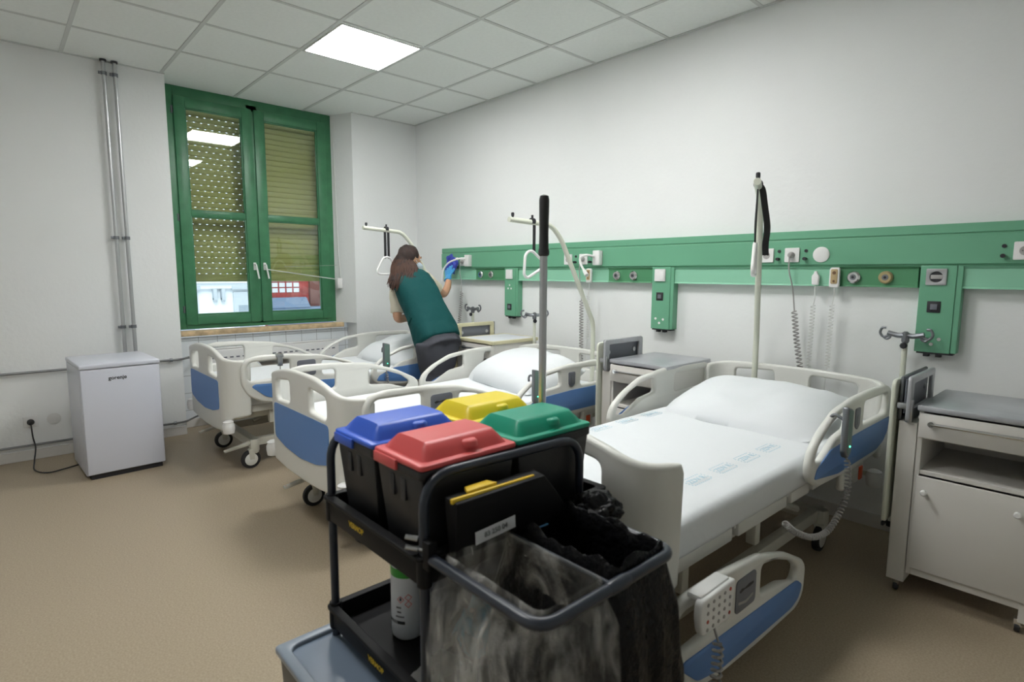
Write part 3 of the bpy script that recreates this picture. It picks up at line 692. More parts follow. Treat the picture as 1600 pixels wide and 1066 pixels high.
# pillows
def pillow_bm(w,l,h, seed, sag=.0):
    b = bmesh.new(); N,Mn = 34,26; top=[];bot=[]
    def sh(a,bb_): 
        return max(0,(1-abs(a)**3.2))**.55*max(0,(1-abs(bb_)**3.2))**.55
    V = {}
    for side in (1,-1):
        for i in range(N+1):
            for j in range(Mn+1):
                a = -1+2*i/N; c = -1+2*j/Mn
                edge = i in (0,N) or j in (0,Mn)
                if edge and side == -1: V[(side,i,j)] = V[(1,i,j)]; continue
                s = sh(a,c)
                # pinched corners
                k = 1-.06*(a*a)*(c*c)*2 ; kx = 1-.05*(1-a*a)*0
                x = a*w/2*(1-.05*c*c*c*c); y = c*l/2*(1-.06*a*a*a*a)
                n1 = noise.noise(Vector((x*6+seed,y*6,side)))*.018*s + noise.noise(Vector((x*16+seed,y*14,side*3)))*.006*s
                z = h*.30 + (h*.70*s+n1 if side > 0 else -h*.28*s)
                z += (.012*math.sin(a*5+seed) if edge else 0)
                V[(side,i,j)] = b.verts.new((x,y,z))
    for side in (1,-1):
        for i in range(N):
            for j in range(Mn):
                b.faces.new([V[(side,i,j)],V[(side,i+1,j)],V[(side,i+1,j+1)],V[(side,i,j+1)]])
    return b
def pillow(loc, rot, w,l,h, seed, lab):
    o = obj('pillow', pillow_bm(w,l,h,seed), sheet_m, ang=80); o.location = loc; o.rotation_euler = rot
    return tag(o, lab, 'pillow', 'white pillows')
P3_ = pillow((4.09,-.60,.655),(math.radians(13),0,math.radians(-2)),.80,.58,.13,3,'large soft white pillow at the head of the nearest bed')
pillow((2.50,-.72,.600),(math.radians(12),math.radians(2),math.radians(-6)),.74,.56,.22,9,'plump white pillow on the middle bed, bulging between the rails')
pillow((.93,-.78,.605),(math.radians(14),0,math.radians(4)),.74,.56,.19,15,'white pillow on the bed under the window, beside the cleaner')
bb = new(); box(bb,-.42,.42,-.05,.05,0,.004)
bb.free()
# ------------------------------------------------------------------ lifting poles
def lifting_pole(base, d, lab, hand, strap_n, z1=1.02, reach=(.36,.46,.83), zs=(1.62,1.70,1.715), grip_rot=0, gz=1.44, tilt=0):
    t = thing('lifting_pole', lab, 'lifting pole', (base[0],base[1],0), 0, 'lifting poles behind the bed heads')
    d = Vector((d[0],d[1],0)).normalized()
    P = [(0,0,.40),(0,0,z1), d*reach[0]+Vector((0,0,zs[0])), d*reach[1]+Vector((0,0,zs[1])), d*reach[2]+Vector((0,0,zs[2]))]
    P = round_path(P, [0,.05,.07,.05,0], 6)
    b = new(); tube(b, P, .0165, 14); obj('pole', b, pole_m, t)
    e = Vector(P[-1]); b = new(); lathe(b,[(.006,0),(.006,.006),(.010,.009),(.010,.026),(.007,.030)],12,T(*(e-d*.03+Vector((0,0,.014))))); obj('end_stop', b, dark_m, t)
    b = new(); box(b,-.03,.03,-.03,.03,.42,.50,.006); obj('mount', b, beige_m, t)
    # handle with strap
    hz = e - d*hand; hz.z = zs[2]
    q = d if not grip_rot else Vector((math.cos(grip_rot),math.sin(grip_rot),0))
    g = thing('grab_handle', 'white triangular grab handle hanging from the '+lab.split(' pole')[0]+' pole', 'grab handle', (base[0]+hz.x,base[1]+hz.y,gz), math.atan2(q.y,q.x), 'grab handles')
    pts = [(-.030,0,.075),(.030,0,.075),(.098,0,-.04),(.080,0,-.072),(-.080,0,-.072),(-.098,0,-.04)]
    b = new(); tube(b, round_path([Vector(p) for p in pts], .045, 8, closed=True), .0095, 10, closed=True); ho = obj('handle_ring', b, white_m, g)
    if tilt: ho.rotation_euler = (0,tilt,0)
    H = zs[2]-gz
    n = new()
    for k in range(strap_n):
        x = -.018+k*.032
        tube(n, smooth_path([(x,0,.06),(x+.006,.004,H*.5),(x*.6,0,H+.018)],5), [.0035]*11, 6)
        box(n, x-.011,x+.011,-.003,.003,.068,H*.98,.001)
    obj('strap', n, rub_m, g)
    b = new(); lathe(b,[(.021,-.014),(.021,.014)],14,T(0,0,H)@R(PI/2,'Y')@R(0,'X')); box(b,-.006,.006,-.006,.006,H+.018,H+.04,.002); obj('strap_clamp', b, dark_m, g)
    return t,g
lifting_pole((.97,-.33),(0,-1),'far lifting pole behind the bed by the window', .22, 2, zs=(1.64,1.735,1.755))
lifting_pole((2.73,-.27),(0,-1),'middle lifting pole slanting over the middle bed', .20, 0+1, zs=(1.618,1.70,1.712), tilt=.45, gz=1.45)
_t3,_g3 = lifting_pole((3.88,-.15),(.375,-.927),'nearest lifting pole behind the front bed', .10, 1, zs=(1.645,1.755,1.795), gz=1.45, grip_rot=math.radians(112))
bpy.context.view_layer.update()
b = new(); S_ = [(4.155,-.835,1.80),(4.172,-.825,1.775),(4.183,-.815,1.70),(4.196,-.805,1.60),(4.192,-.805,1.52),(4.196,-.805,1.47)]
SP = smooth_path(S_,5)
for p,q in zip(SP,SP[1:]):
    w_ = Vector((.010,.011,0)); n_ = Vector((.0015,-.0015,0))
    hexa(b,[p-w_-n_,p+w_-n_,p+w_+n_,p-w_+n_,q-w_-n_,q+w_-n_,q+w_+n_,q-w_+n_])
bmesh.ops.transform(b, matrix=_g3.matrix_world.inverted(), verts=b.verts)
obj('loose_strap', b, rub_m, _g3, False)
# ------------------------------------------------------------------ infusion poles
def iv_pole(x,y,top,lab,rz=0,z0=.25):
    t = thing('infusion_pole', lab, 'infusion pole', (x,y,0), rz, 'infusion poles')
    b = new(); tube(b, [(0,0,z0),(0,0,top-.035)], .0125, 12); obj('pole', b, pole_m, t)
    b = new(); lathe(b,[(.014,top-.04),(.018,top-.03),(.016,top+.01),(.008,top+.018)],12)
    for s in (-1,1):
        tube(b, round_path([(0,0,top),(s*.03,0,top-.006),(s*.078,0,top+.006)],.015), [.015]+[.013]*8+[.011], 8)
        tube(b, smooth_path([(s*.068,0,top-.002),(s*.095,0,top-.016),(s*.112,0,top+.004),(s*.104,0,top+.030),(s*.086,0,top+.032)],5), .0065, 8)
        tube(b, smooth_path([(s*.070,0,top+.010),(s*.066,0,top-.014),(s*.082,0,top-.026),(s*.098,0,top-.014)],5), .006, 8)
    obj('hook_cross', b, dsteel_m, t)
    b = new(); lathe(b,[(.008,0),(.016,.006),(.016,.018),(.010,.022)],8,T(-.0,-.012,top-.052)@R(PI/2,'X')); obj('star_knob', b, dark_m, t)
    b = new(); lathe(b,[(.015,z0-.03),(.016,z0)],12); obj('foot_cap', b, dark_m, t)
iv_pole(4.615,-.10,1.08,'infusion pole with hooks beside the front bed and tall locker',0,.10)
iv_pole(1.32,-.27,1.06,'infusion pole with hooks standing behind the cream trimmed locker')
iv_pole(2.07,-.22,1.045,'infusion pole with hooks half hidden by the mop handle',math.radians(55))
# ------------------------------------------------------------------ bedside lockers
def locker(x,y,lab,cream=False, rz=0):
    t = thing('bedside_locker', lab, 'bedside locker', (x,y,0), rz, 'bedside lockers')
    w,d,h = .40,.47,.80
    topm = cream_m if cream else ltop_m
    b = new()
    box(b, 0,.018,0,d,.10,h,.002); box(b, w-.018,w,0,d,.10,h,.002); box(b, .018,w-.018,d-.012,d,.10,h)
    box(b, .018,w-.018,.0,d,.10,.13,.002); box(b, .018,w-.018,.004,d,.535,.553,.002); box(b, .018,w-.018,.02,d,.68,.69)
    box(b, w-.03,w,-.002,.03,0.05,.12,.002)
    obj('body', b, lock_m, t, ang=20)
    b = new(); box(b, -.005,w+.008,-.018,d+.01,h,h+.024,.006); tp = obj('worktop', b, ltop_m if not cream else label_m, t)
    if cream:
        b = new(); frame_pts = [(-.012,-.024),(w+.014,-.024),(w+.014,d+.014),(-.012,d+.014)]
        bb = plate(rp2(frame_pts,.02), [rp2([(.01,-.004),(w-.006,-.004),(w-.006,d-.006),(.01,d-.006)],.01)], .028,.006, T(0,0,h+.013)); obj('edge_trim', bb, cream_m, tp); b.free()
    b = new(); box(b, .004,w-.004,-.018,.0,.692,.792,.003); dr = obj('drawer', b, lock_m, t)
    b = new(); tube(b, [(.05,-.034,.755),(w-.05,-.034,.755)], .007, 8); 
    for xx in (.05,w-.05): lathe(b,[(.012,0),(.012,.022)],12,T(xx,-.018,.755)@R(PI/2,'X'))
    obj('bar_handle', b, chrome_m if not cream else dsteel_m, dr)
    b = new(); box(b, .012,w-.004,-.016,.0,.135,.53,.003); do = obj('door', b, lock_m, t)
    for xx in (.045,w-.06):
        b = new(); lathe(b,[(.005,0),(.005,.010),(.012,.014),(.012,.024),(.008,.027)],14,T(xx,-.016,.47)@R(PI/2,'X')); obj('knob', b, white_m, do)
    # column for the swing-out table on the left side
    b = new(); box(b, -.068,-.002,-.004,.10,.055,.745,.003); box(b, -.068,-.002,d-.10,d,.055,.745,.003); box(b, -.06,-.01,.09,d-.09,.055,.11,.002); obj('table_column', b, lock_m, t, ang=20)
    b = new(); box(b, -.078,-.064,.01,d-.06,.745,.93,.006); hold = obj('table_bracket', b, dsteel_m, t)
    bb = plate(rp2([(-.03,.748),(d-.10,.748),(d-.10,.935),(-.03,.935)],.02), [rp2([(.015,.80),(d-.14,.80),(d-.14,.905),(.015,.905)],.008)], .016,.004, T(-.035,0,0)@FX); obj('bracket_frame', bb, cream_m if cream else ltop_m, hold)
    b = new(); box(b, -.055,-.05,-.01,d-.12,.78,.92); obj('bracket_back', b, grey_m, hold)
    for yy in (.03,d-.17):
        b = new(); lathe(b,[(.014,0),(.014,.006)],12,T(-.05,yy,.855)@R(PI/2,'Y')); obj('pivot', b, alu_m, hold)
    b = new(); box(b, -.045,-.02,-.022,.0,.745,.84,.004); box(b,-.075,-.04,-.03,.0,.80,.825,.004); obj('clamp', b, alu_m, hold)
    bb = plate(rp2([(-.03,.30),(d-.06,.30),(d-.06,.915),(-.03,.915)],.03), [], .016,.005, T(-.092,0,0)@FX); ft = obj('folded_table', bb, cream_m if cream else pole_m, t)
    b = new(); box(b,-.098,-.086,-.03,.03,.285,.302,.003); obj('table_bumper', b, dark_m, ft)
    for (xx,yy) in ((-.035,.03),(-.035,d-.05),(w-.03,.03),(w-.03,d-.05)):
        b = new(); box(b, xx-.012,xx+.012,yy-.014,yy+.012,.026,.056,.003); ca = obj('caster', b, chrome_m, t)
        b = new(); lathe(b,[(.019,-.008),(.020,0),(.019,.008)],16,T(xx,yy,.020)@R(PI/2,'Y')); obj('wheel', b, rub_m, ca)
    return t
locker(4.815,-.665,'grey topped bedside locker nearest the camera at the right edge').scale = (1,1,1.025)
locker(3.205,-.66,'grey topped bedside locker between the middle bed and the front bed').scale = (1,1,1.035)
locker(1.635,-.63,'bedside locker with cream edge trim behind the cleaner',True).scale = (1,1,1.03)
# ------------------------------------------------------------------ bed remotes
def remote(loc, rz, lab, cord, bed_hook=True):
    t = thing('bed_remote', lab, 'bed remote', loc, rz, 'bed remotes hooked on the rails')
    L = R(math.radians(-8),'Y')
    bb = plate(rp2([(-.028,-.10),(-.008,-.125),(.008,-.125),(.028,-.10),(.028,.075),(-.028,.09)],.010), [], .026,.007, FX@T(0,0,0)); bd = obj('shell', bb, dsteel_m, t)
    bb = plate(rp2([(-.022,-.098),(-.006,-.112),(.006,-.112),(.022,-.098),(.022,.07),(-.022,.08)],.006), [], .003,.001, FX@T(0,0,.014)); fc = obj('keypad', bb, handset_m, bd)
    b = new(); lathe(b,[(.004,0),(.004,.003)],10,T(.015,.0,-.075)@R(PI/2,'Y')); obj('indicator', b, led_m, fc)
    b = new(); tube(b, smooth_path([(-.012,0,.03),(-.045,0,.045),(-.062,0,.03),(-.062,0,.005)],5), .007, 8); obj('hook', b, dsteel_m, t)
    if cord:
        b = new(); tube(b, coil_along(smooth_path(cord,6), .010, 60), .0036, 5); obj('coiled_cord', b, cordg_m, t)
        b = new(); tube(b, [(0,0,-.12),cord[0]], .004, 6); obj('cable', b, cordg_m, t)
    return t
remote((4.640,-.975,.765), math.radians(0), 'grey green bed remote with lit dot on the nearest bed rail',
       [(.002,.03,-.14),(.008,.04,-.26),(.004,-.01,-.34),(.0,-.13,-.395),(-.01,-.26,-.385),(-.03,-.37,-.34),(-.04,-.46,-.28)])
remote((3.030,-1.15,.73), 0, 'bed remote on the middle bed rail, hidden partly by the mop handle', [(0,.002,-.15),(.0,.0,-.25)])
remote((1.465,-1.25,.75), 0, 'grey green bed remote on the rail of the far bed', [(0,0,-.15),(-.0,.01,-.30)])
# nurse keypad on the lowered rail of the nearest bed
KP = thing('bed_control_keypad', 'white many-button keypad hooked on the lowered rail of the nearest bed', 'control keypad', (4.664,-2.06,.462), 0)
bb = plate(rp2([(-.085,-.058),(.075,-.068),(.095,.02),(.097,.046),(-.095,.046),(-.10,.0)],.018), [], .024,.007, FX); kb = obj('shell', bb, white_m, KP)
for j in range(5):
    for i in range(4):
        bb = new(); lathe(bb,[(.0055,0),(.005,.002)],10,T(.0122,-.062+j*.031,-.045+i*.024)@R(PI/2,'Y')); obj('key', bb, mat('red_key',(.5,.08,.06),.5) if (j,i) in ((0,1),(4,0),(4,3)) else cordg_m, kb)
b = new(); box(b, -.045,.0,-.08,.08,.034,.052,.006); obj('hook', b, white_m, KP)
b = new(); tube(b, coil_along(smooth_path([(.02,-.01,-.10),(.03,-.035,-.2),(.03,-.06,-.32),(.03,-.09,-.43)],6), .013, 58), .0042, 5); obj('coiled_cord', b, cordg_m, KP)
b = new(); tube(b, [(.0,.0,-.07),(.02,-.01,-.10)], .004, 6); obj('cable', b, cordg_m, KP)
# bag hanger clamp on the far bed's rail
HK = thing('bag_hanger', 'metal urine bag hanger clipped on the far bed foot rail', 'bag hanger', (1.435,-2.07,.80))
b = new(); box(b, -.04,.02,-.02,.03,.0,.022,.004); box(b, .0,.02,-.012,.022,-.06,.005,.003); obj('clip', b, alu_m, HK)
b = new(); tube(b, round_path([(.012,.005,-.05),(.014,.005,-.19),(.014,-.02,-.20),(.014,-.03,-.185)],.012), .004, 8); obj('hook', b, steel_m, HK)
b = new(); hexa(b,[(-.07,-.10,-.055),(-.03,-.10,-.055),(-.03,.14,-.055),(-.07,.14,-.055),(-.08,-.14,-.005),(-.02,-.14,-.005),(-.02,.18,-.005),(-.08,.18,-.005)],.006); obj('basket', b, alu_m, HK)
# ------------------------------------------------------------------ cleaning cart
CX, CY = 4.016, -2.878
CT = thing('cleaning_cart', 'black tubular cleaning cart carrying four coloured lid bins in the foreground', 'cleaning cart', (CX,CY,0))
def hoop(x, lab=None):
    P = [(x,0,.11),(x,0,.972),(x,.48,.962),(x,.48,.11)]
    b = new(); tube(b, round_path(P,[0,.075,.075,0],8), .0108, 14); h = obj('hoop_tube', b, cart_m, CT); return h
h1 = hoop(0); h2 = hoop(.43)
for x in (0,.43):
    for z in (.775,.475):
        for y in (0,.48):
            b = new(); lathe(b,[(.0155,z-.035),(.0165,z-.03),(.0165,z+.03),(.0155,z+.035)],16,T(x,y,0)); obj('tray_collar', b, cartp_m, CT)
def tray(zb, zr, name):
    b = new(); x0,x1,y0,y1 = -.008,.438,-.012,.575
    box(b, x0+.01,x1-.01,y0+.01,y1-.01,zb,zb+.008)
    box(b, x0,x1,y0,y0+.012,zb,zr-.006,.003); box(b, x0,x1,y1-.012,y1,zb,zr-.006,.003)
    box(b, x0,x0+.012,y0,y1,zb,zr-.006,.003); box(b, x1-.012,x1,y0,y1,zb,zr-.006,.003)
    bb = plate(rp2([(x0-.008,y0-.010),(x1+.008,y0-.010),(x1+.008,y1+.008),(x0-.008,y1+.008)],.02), [rp2([(x0+.014,y0+.014),(x1-.014,y0+.014),(x1-.014,y1-.014),(x0+.014,y1-.014)],.012)], .010,.003, T(0,0,zr-.005))
    me = bpy.data.meshes.new('t'); bb.to_mesh(me); bb.free(); b.from_mesh(me); bpy.data.meshes.remove(me)
    return obj(name, b, cartp_m, CT)
t1 = tray(.742,.808,'top_tray'); t2 = tray(.446,.504,'middle_tray')
obj('yellow_lettering', text_bm('VERMOP', .019, .0004, T(.155,-.0125,.772)@FY, True), yel_m, t1, False)
obj('yellow_lettering', text_bm('VERMOP', .019, .0004, T(.235,-.0125,.462)@FY, True), yel_m, t2, False)
b = new(); box(b, -.03,.46,-.03,.60,.105,.135,.01); obj('base_deck', b, cartp_m, CT)
for x in (0,.43):
    for y in (.0,.55):
        b = new(); box(b, x-.018,x+.018,y-.02,y+.02,.06,.105,.004); ca = obj('caster', b, cart_m, CT)
        b = new(); lathe(b,[(.030,-.011),(.045,-.011),(.047,0),(.045,.011),(.030,.011)],18,T(x,y,.047)@R(PI/2,'Y')); obj('wheel', b, rub_m, ca)
# clamp knobs near the front corner post
for z,dx in ((.842,-.004),(.820,-.004)):
    b = new(); tube(b, [(.425+dx,-.010,z),(.41+dx,-.030,z+.006)], [.006,.005], 8); obj('clamp_bolt', b, alu_m, CT)
b = new(); lathe(b,[(.0125,.820),(.0135,.823),(.0125,.826)],16,T(.43,0,0)); obj('clamp_band', b, alu_m, CT)
# file holder behind the hoop on the bag side
b = new(); hexa(b,[(.452,.045,.80),(.478,.045,.80),(.478,.40,.80),(.452,.40,.80),(.452,.035,.93),(.496,.035,.925),(.496,.285,.925),(.452,.285,.93)],.004)
fh = obj('side_pocket', b, cartp_m, CT)
b = new(); hexa(b,[(.478,.031,.922),(.486,.031,.922),(.486,.262,.918),(.478,.262,.918),(.478,.031,.933),(.486,.031,.933),(.486,.262,.929),(.478,.262,.929)],.002); hexa(b,[(.455,.085,.930),(.478,.075,.930),(.478,.155,.930),(.455,.145,.930),(.455,.085,.938),(.478,.075,.937),(.478,.155,.937),(.455,.145,.938)],.001); obj('yellow_rim', b, yel_m, fh)
M_ = T(.4905,.142,.838)@R(math.radians(3),'X')@FX
bb = plate([(-.056,-.014),(.056,-.014),(.056,.014),(-.056,.014)],[],.0012,.0003,M_); lb = obj('label', bb, label_m, fh)
obj('label_print', text_bm('83 250 04', .016, .0003, T(.001,0,0)@M_, True), dsteel_m, lb, False)
b = new(); tube(b, [(.49,.235,.803),(.492,.30,.803)], .0022, 6); obj('blue_cable_tie', b, mat('blue_strip',(.1,.3,.6),.4), fh)
# bag ring
RZ = .808
ringp = [(.43,-.004,RZ),(.765,0,RZ),(.765,.39,RZ),(.43,.40,RZ)]
b = new(); tube(b, round_path([(.43,.0,RZ),(.765,.0,RZ),(.765,.395,RZ),(.43,.395,RZ)],[0,.045,.045,0],8), .0115, 14); rg = obj('bag_ring', b, cart_m, CT)
b = new(); tube(b, [(.46,.195,RZ),(.755,.195,RZ)], .0045, 8); obj('ring_divider', b, cart_m, rg)
b = new(); tube(b, [(.765,.175,RZ),(.765,.185,RZ),(.765,.225,RZ),(.765,.235,RZ)], [.0118,.0135,.0135,.0118], 14); obj('ring_joint', b, cart_m, rg)
b = new(); box(b, .438,.462,-.012,.012,.785,.845,.004); obj('ring_bracket', b, cartp_m, CT)
# bins
def lid_bm():
    b = new(); w,l = .196,.268
    bb = plate(rp2([(-w/2,-l/2),(w/2,-l/2),(w/2,l/2),(-w/2,l/2)],.014), [], .012,.004, T(0,0,.006))
    me = bpy.data.meshes.new('t'); bb.to_mesh(me); bb.free(); b.from_mesh(me); bpy.data.meshes.remove(me)
    # raised dome, ridge along the length, arched across
    N,Mm = 22,16; V = []
    for i in range(N+1):
        row = []
        for j in range(Mm+1):
            a = -1+2*i/N; c = -1+2*j/Mm
            x = c*.080; y = a*.114
            e = min((1-abs(a))/.16,1); g = min((1-abs(c))/.30,1)
            z = .011 + .036*min(e,g)**.85*(1-.10*c*c)
            row.append(b.verts.new((x,y,z)))
        V.append(row)
    for i in range(N):
        for j in range(Mm): b.faces.new((V[i][j],V[i+1][j],V[i+1][j+1],V[i][j+1]))
    # finger grip bump
    lathe(b,[(.022,-.006),(.021,.004),(.017,.008),(.012,.009)],24,T(.062,.015,.028)@Matrix.Diagonal((1,1,1,1)))
    box(b, -.090,.005,-.1385,-.128,-.018,.006,.003)           # hinge flap over the end wall
    return b
def bin_(x,y,lm,colour,lab):
    t = thing('waste_bin', lab, 'waste bin', (CX+x,CY+y,.751), 0, 'lidded bins on the cleaning cart')
    b = new(); z1 = .226; w0,l0 = .078,.108; w1,l1 = .094,.130
    hexa(b,[(-w0,-l0,0),(w0,-l0,0),(w0,l0,0),(-w0,l0,0),(-w1,-l1,z1),(w1,-l1,z1),(w1,l1,z1),(-w1,l1,z1)],.008)
    bb = plate(rp2([(-.0965,-.1325),(.0965,-.1325),(.0965,.1325),(-.0965,.1325)],.012), [], .022,.004, T(0,0,z1-.010))
    me = bpy.data.meshes.new('t'); bb.to_mesh(me); bb.free(); b.from_mesh(me); bpy.data.meshes.remove(me)
    bd = obj('body', b, bin_m, t)
    for dx in (-.028,.018):
        b = new(); box(b, dx-.010,dx+.010,-.1285,-.118,.145,.195,.002); obj('grip_slot', b, dark_m, bd)
    l_ = obj('lid', lid_bm(), lm, t, ang=40); l_.location = (0,0,z1+.001)
    return t
bin_(.125,.133,lidb_m,'blue','black bin with blue lid on the cart')
bin_(.325,.133,lidr_m,'red','black bin with red lid on the cart')
bin_(.120,.410,lidy_m,'yellow','black bin with yellow lid on the cart')
bin_(.322,.405,lidg_m,'green','black bin with green lid on the cart')
# bags
def bag(x0,x1,y0,y1,top,bottom,skirt,seed,amp,puff, up=0, side=0):
    b = bmesh.new(); N = 110
    per = round_path([(x0,y0,0),(x1,y0,0),(x1,y1,0),(x0,y1,0)],.03,8,closed=True)
    L=[0]
    for a,c in zip(per, per[1:]+per[:1]): L.append(L[-1]+(c-a).length)
    pts = []
    for k in range(N):
        s = L[-1]*k/N; j = max(i for i in range(len(per)) if L[i] <= s+1e-9)
        w = (s-L[j])/max(L[j+1]-L[j],1e-9); pts.append(per[j]+(per[(j+1)%len(per)]-per[j])*w)
    cen = Vector(((x0+x1)/2,(y0+y1)/2,0))
    prof = []
    M1 = 22
    for i in range(M1+1):                                  # outside skirt, bottom to top, tucked under the ring
        q = 1-i/M1; prof.append((-.006+min(q*6,1)*.022+puff*math.sin(PI*min(q*.95,1))*(q**.5), top-.022-skirt*q, min(1,.15+q*3)))
    prof += [(-.012,top-.008,.1),(-.013,top+.004,.15),(-.017,top+.008,.3),(-.022,top+.004,.4)]
    M2 = 34
    for i in range(1,M2+1):
        q = i/M2; prof.append((-.024+(.028*math.sin(PI*q)) , top-(top-bottom)*q, min(1,.4+q)))
    rings = []
    for pi,(off,z,wt) in enumerate(prof):
        ring = []
        for k,p in enumerate(pts):
            d = (p-cen); dn = Vector((d.x/((x1-x0)/2)**1.0, d.y/((y1-y0)/2),0)); dn = Vector((dn.x if abs(dn.x)>abs(dn.y)*.9 else dn.x*.3, dn.y if abs(dn.y)>abs(dn.x)*.9 else dn.y*.3,0)).normalized()
            ang = k/N*2*PI
            fold = noise.noise(Vector((math.cos(ang)*5.5+seed,math.sin(ang)*5.5,z*2.2)))*1.0
            fine = noise.noise(Vector((math.cos(ang)*15+seed,math.sin(ang)*15,z*11)))*.5
            cr = abs(noise.noise(Vector((p.x*16+seed,p.y*16,z*16))))*.9
            o = off+amp*wt*(fold+fine+cr-.3)
            zz = z+up*max(0,noise.noise(Vector((math.cos(ang)*4+seed,math.sin(ang)*4,.3)))+.35)*(1 if z > top-.02 else 0)+amp*.35*wt*fine
            if pi >= len(prof)-M2*.25: o -= .05*(pi-(len(prof)-M2*.25))/(M2*.25)
            ring.append(b.verts.new((p.x+dn.x*o, p.y+dn.y*o, zz)))
        rings.append(ring)
    for A,B in zip(rings,rings[1:]):
        for k in range(N): b.faces.new((A[k],A[(k+1)%N],B[(k+1)%N],B[k]))
    b.faces.new(rings[-1])
    return b
o = obj('clear_waste_bag', bag(.462,.765,.004,.196,.812,.18,.34,3,.008,.020,.004), film_m, ang=60); o.location = (CX,CY,0); tag(o,'clear plastic waste bag hung open over the cart ring','waste bag')
o = obj('black_waste_bag', bag(.440,.765,.200,.395,.814,.10,.60,8,.012,.030,.022), blackbag_m, ang=60); o.location = (CX,CY,0); tag(o,'shiny black waste bag hung open on the cart ring','waste bag')
# gathered top of the black bag against the hoop leg
b = new(); bmesh.ops.create_icosphere(b, subdivisions=5, radius=1)
for v in b.verts:
    d = v.co.normalized(); n_ = 1 + .28*noise.noise(d*2.3+Vector((4,1,2))) + .20*(1-abs(noise.noise(d*6+Vector((1,7,3))))*2)*.6
    v.co = Vector((d.x*.060*n_+.50, d.y*.070*n_+.455, d.z*.050*n_+.785))
o = obj('gathered_bag', b, blackbag_m, ang=60); o.location = (CX,CY,0); tag(o,'bunched black plastic bag stuffed beside the cart hoop leg','bunched bag')
# mop
mp = thing('mop', 'mop with black grip and steel handle standing upright behind the bins', 'mop', (CX+.172,CY+.602,0))
b = new(); tube(b, [(0,0,.09),(0,0,1.45)], .0115, 14); obj('handle', b, alu_m, mp)
b = new(); lathe(b,[(.0125,1.432),(.0165,1.437),(.0165,1.448),(.0145,1.455),(.0135,1.50),(.0145,1.56),(.0150,1.595),(.0125,1.607),(.004,1.611)],18); obj('grip', b, rub_m, mp)
b = new(); box(b, -.05,.05,-.02,.02,.03,.10,.01); box(b,-.17,.17,-.022,.022,.012,.035,.008); obj('mop_plate', b, grey_m, mp)
b = new(); box(b,-.18,.18,-.024,.024,0,.014,.005); obj('mop_pad', b, label_m, mp)
# bottle in the middle tray
bt = thing('cleaner_bottle', 'white cleaner bottle with green band standing in the middle tray of the cart', 'bottle', (CX+.170,CY+.118,.456), math.radians(20))
b = new(); lathe(b,[(.036,0),(.041,.006),(.042,.012),(.042,.205),(.040,.225),(.030,.245),(.016,.256),(.0135,.262),(.0135,.282)],28); bd = obj('bottle_body', b, mat('bottle_plastic',(.62,.65,.70),.35), bt)
b = new(); lathe(b,[(.0424,.168),(.0426,.169),(.0426,.190),(.0424,.191)],28); obj('green_band', b, bgreen_m, bd)
b = new(); lathe(b,[(.0423,.045),(.0424,.046),(.0424,.166),(.0423,.167)],28); obj('label', b, label_m, bd)
def wrap(bm, rad):
    for v in bm.verts:
        a = v.co.x/rad; d = v.co.z; v.co = Vector((math.sin(a)*(rad+d), -math.cos(a)*(rad+d), v.co.y))
    return bm
def diamond(cx,cz,s=.0095):
    o_ = [(cx-s,cz),(cx,cz-s),(cx+s,cz),(cx,cz+s)]; i_ = [(cx-s*.8,cz),(cx,cz-s*.8),(cx+s*.8,cz),(cx,cz+s*.8)]
    return wrap(plate(o_,[i_],.0006,.0001), .0427)
for (cx,cz) in ((.010,.112),(.030,.118),(.030,.100)): obj('hazard_diamond', diamond(cx,cz), mat('hazard_red',(.6,.05,.04),.5), bd, False)
bm_ = bmesh.new(); box(bm_, .0075,.0125,.109,.115,-.0002,.0003); box(bm_, .009,.011,.115,.118,-.0002,.0003); obj('flame_mark', wrap(bm_,.0428), dark_m, bd, False)
bm_ = bmesh.new()
for r_i,(a,c) in enumerate(((-.002,.012),(.0,.012),(-.004,.020))):
    z_ = .088-.012*r_i; 
    for k in range(6): box(bm_, a+(c-a)*k/6, a+(c-a)*(k+.7)/6, z_,z_+.004,-.0002,.0003)
for k in range(9):
    x_ = -.034+k*.004; hexa(bm_,[(x_,.046,-.0002),(x_+.0022,.046,-.0002),(x_+.0022,.046,.0003),(x_,.046,.0003),(x_+.004,.054,-.0002),(x_+.0062,.054,-.0002),(x_+.0062,.054,.0003),(x_+.004,.054,.0003)])
for k in range(6): box(bm_, k*.0035,k*.0035+.0035,.046,.054,-.0002,.0003)
obj('label_print', wrap(bm_,.0428), dark_m, bd, False)
b = new(); lathe(b,[(.014,.282),(.016,.284),(.016,.305),(.010,.31)],16); obj('cap', b, white_m, bt)
# cloths and small things in the middle tray
def rag(loc, sx, sy, h, m, lab, seed, rz=0):
    b = bmesh.new(); N=18; V=[]
    for i in range(N+1):
        V.append([b.verts.new(((i/N-.5)*sx,(j/N-.5)*sy, h*(.5+.5*noise.noise(Vector((i*.35+seed,j*.35,0))))*(1-(2*i/N-1)**6)*(1-(2*j/N-1)**6)+.006)) for j in range(N+1)])
    for i in range(N):
        for j in range(N): b.faces.new((V[i][j],V[i+1][j],V[i+1][j+1],V[i][j+1]))
    bmesh.ops.solidify(b, geom=b.faces, thickness=.004)
    o = obj('folded_rag', b, m, ang=70); o.location = loc; o.rotation_euler = (0,0,rz); return tag(o, lab, 'rag')
rag((CX+.36,CY+.09,.456), .11,.13,.03, mat('pale_rag',(.42,.42,.40),.9), 'pale crumpled rag beside the bottle in the middle tray', 2, .3)
rag((CX+.20,CY+.30,.456), .26,.30,.07, mat('black_rag',(.02,.02,.022),.8), 'dark crumpled rags filling the middle tray', 5)
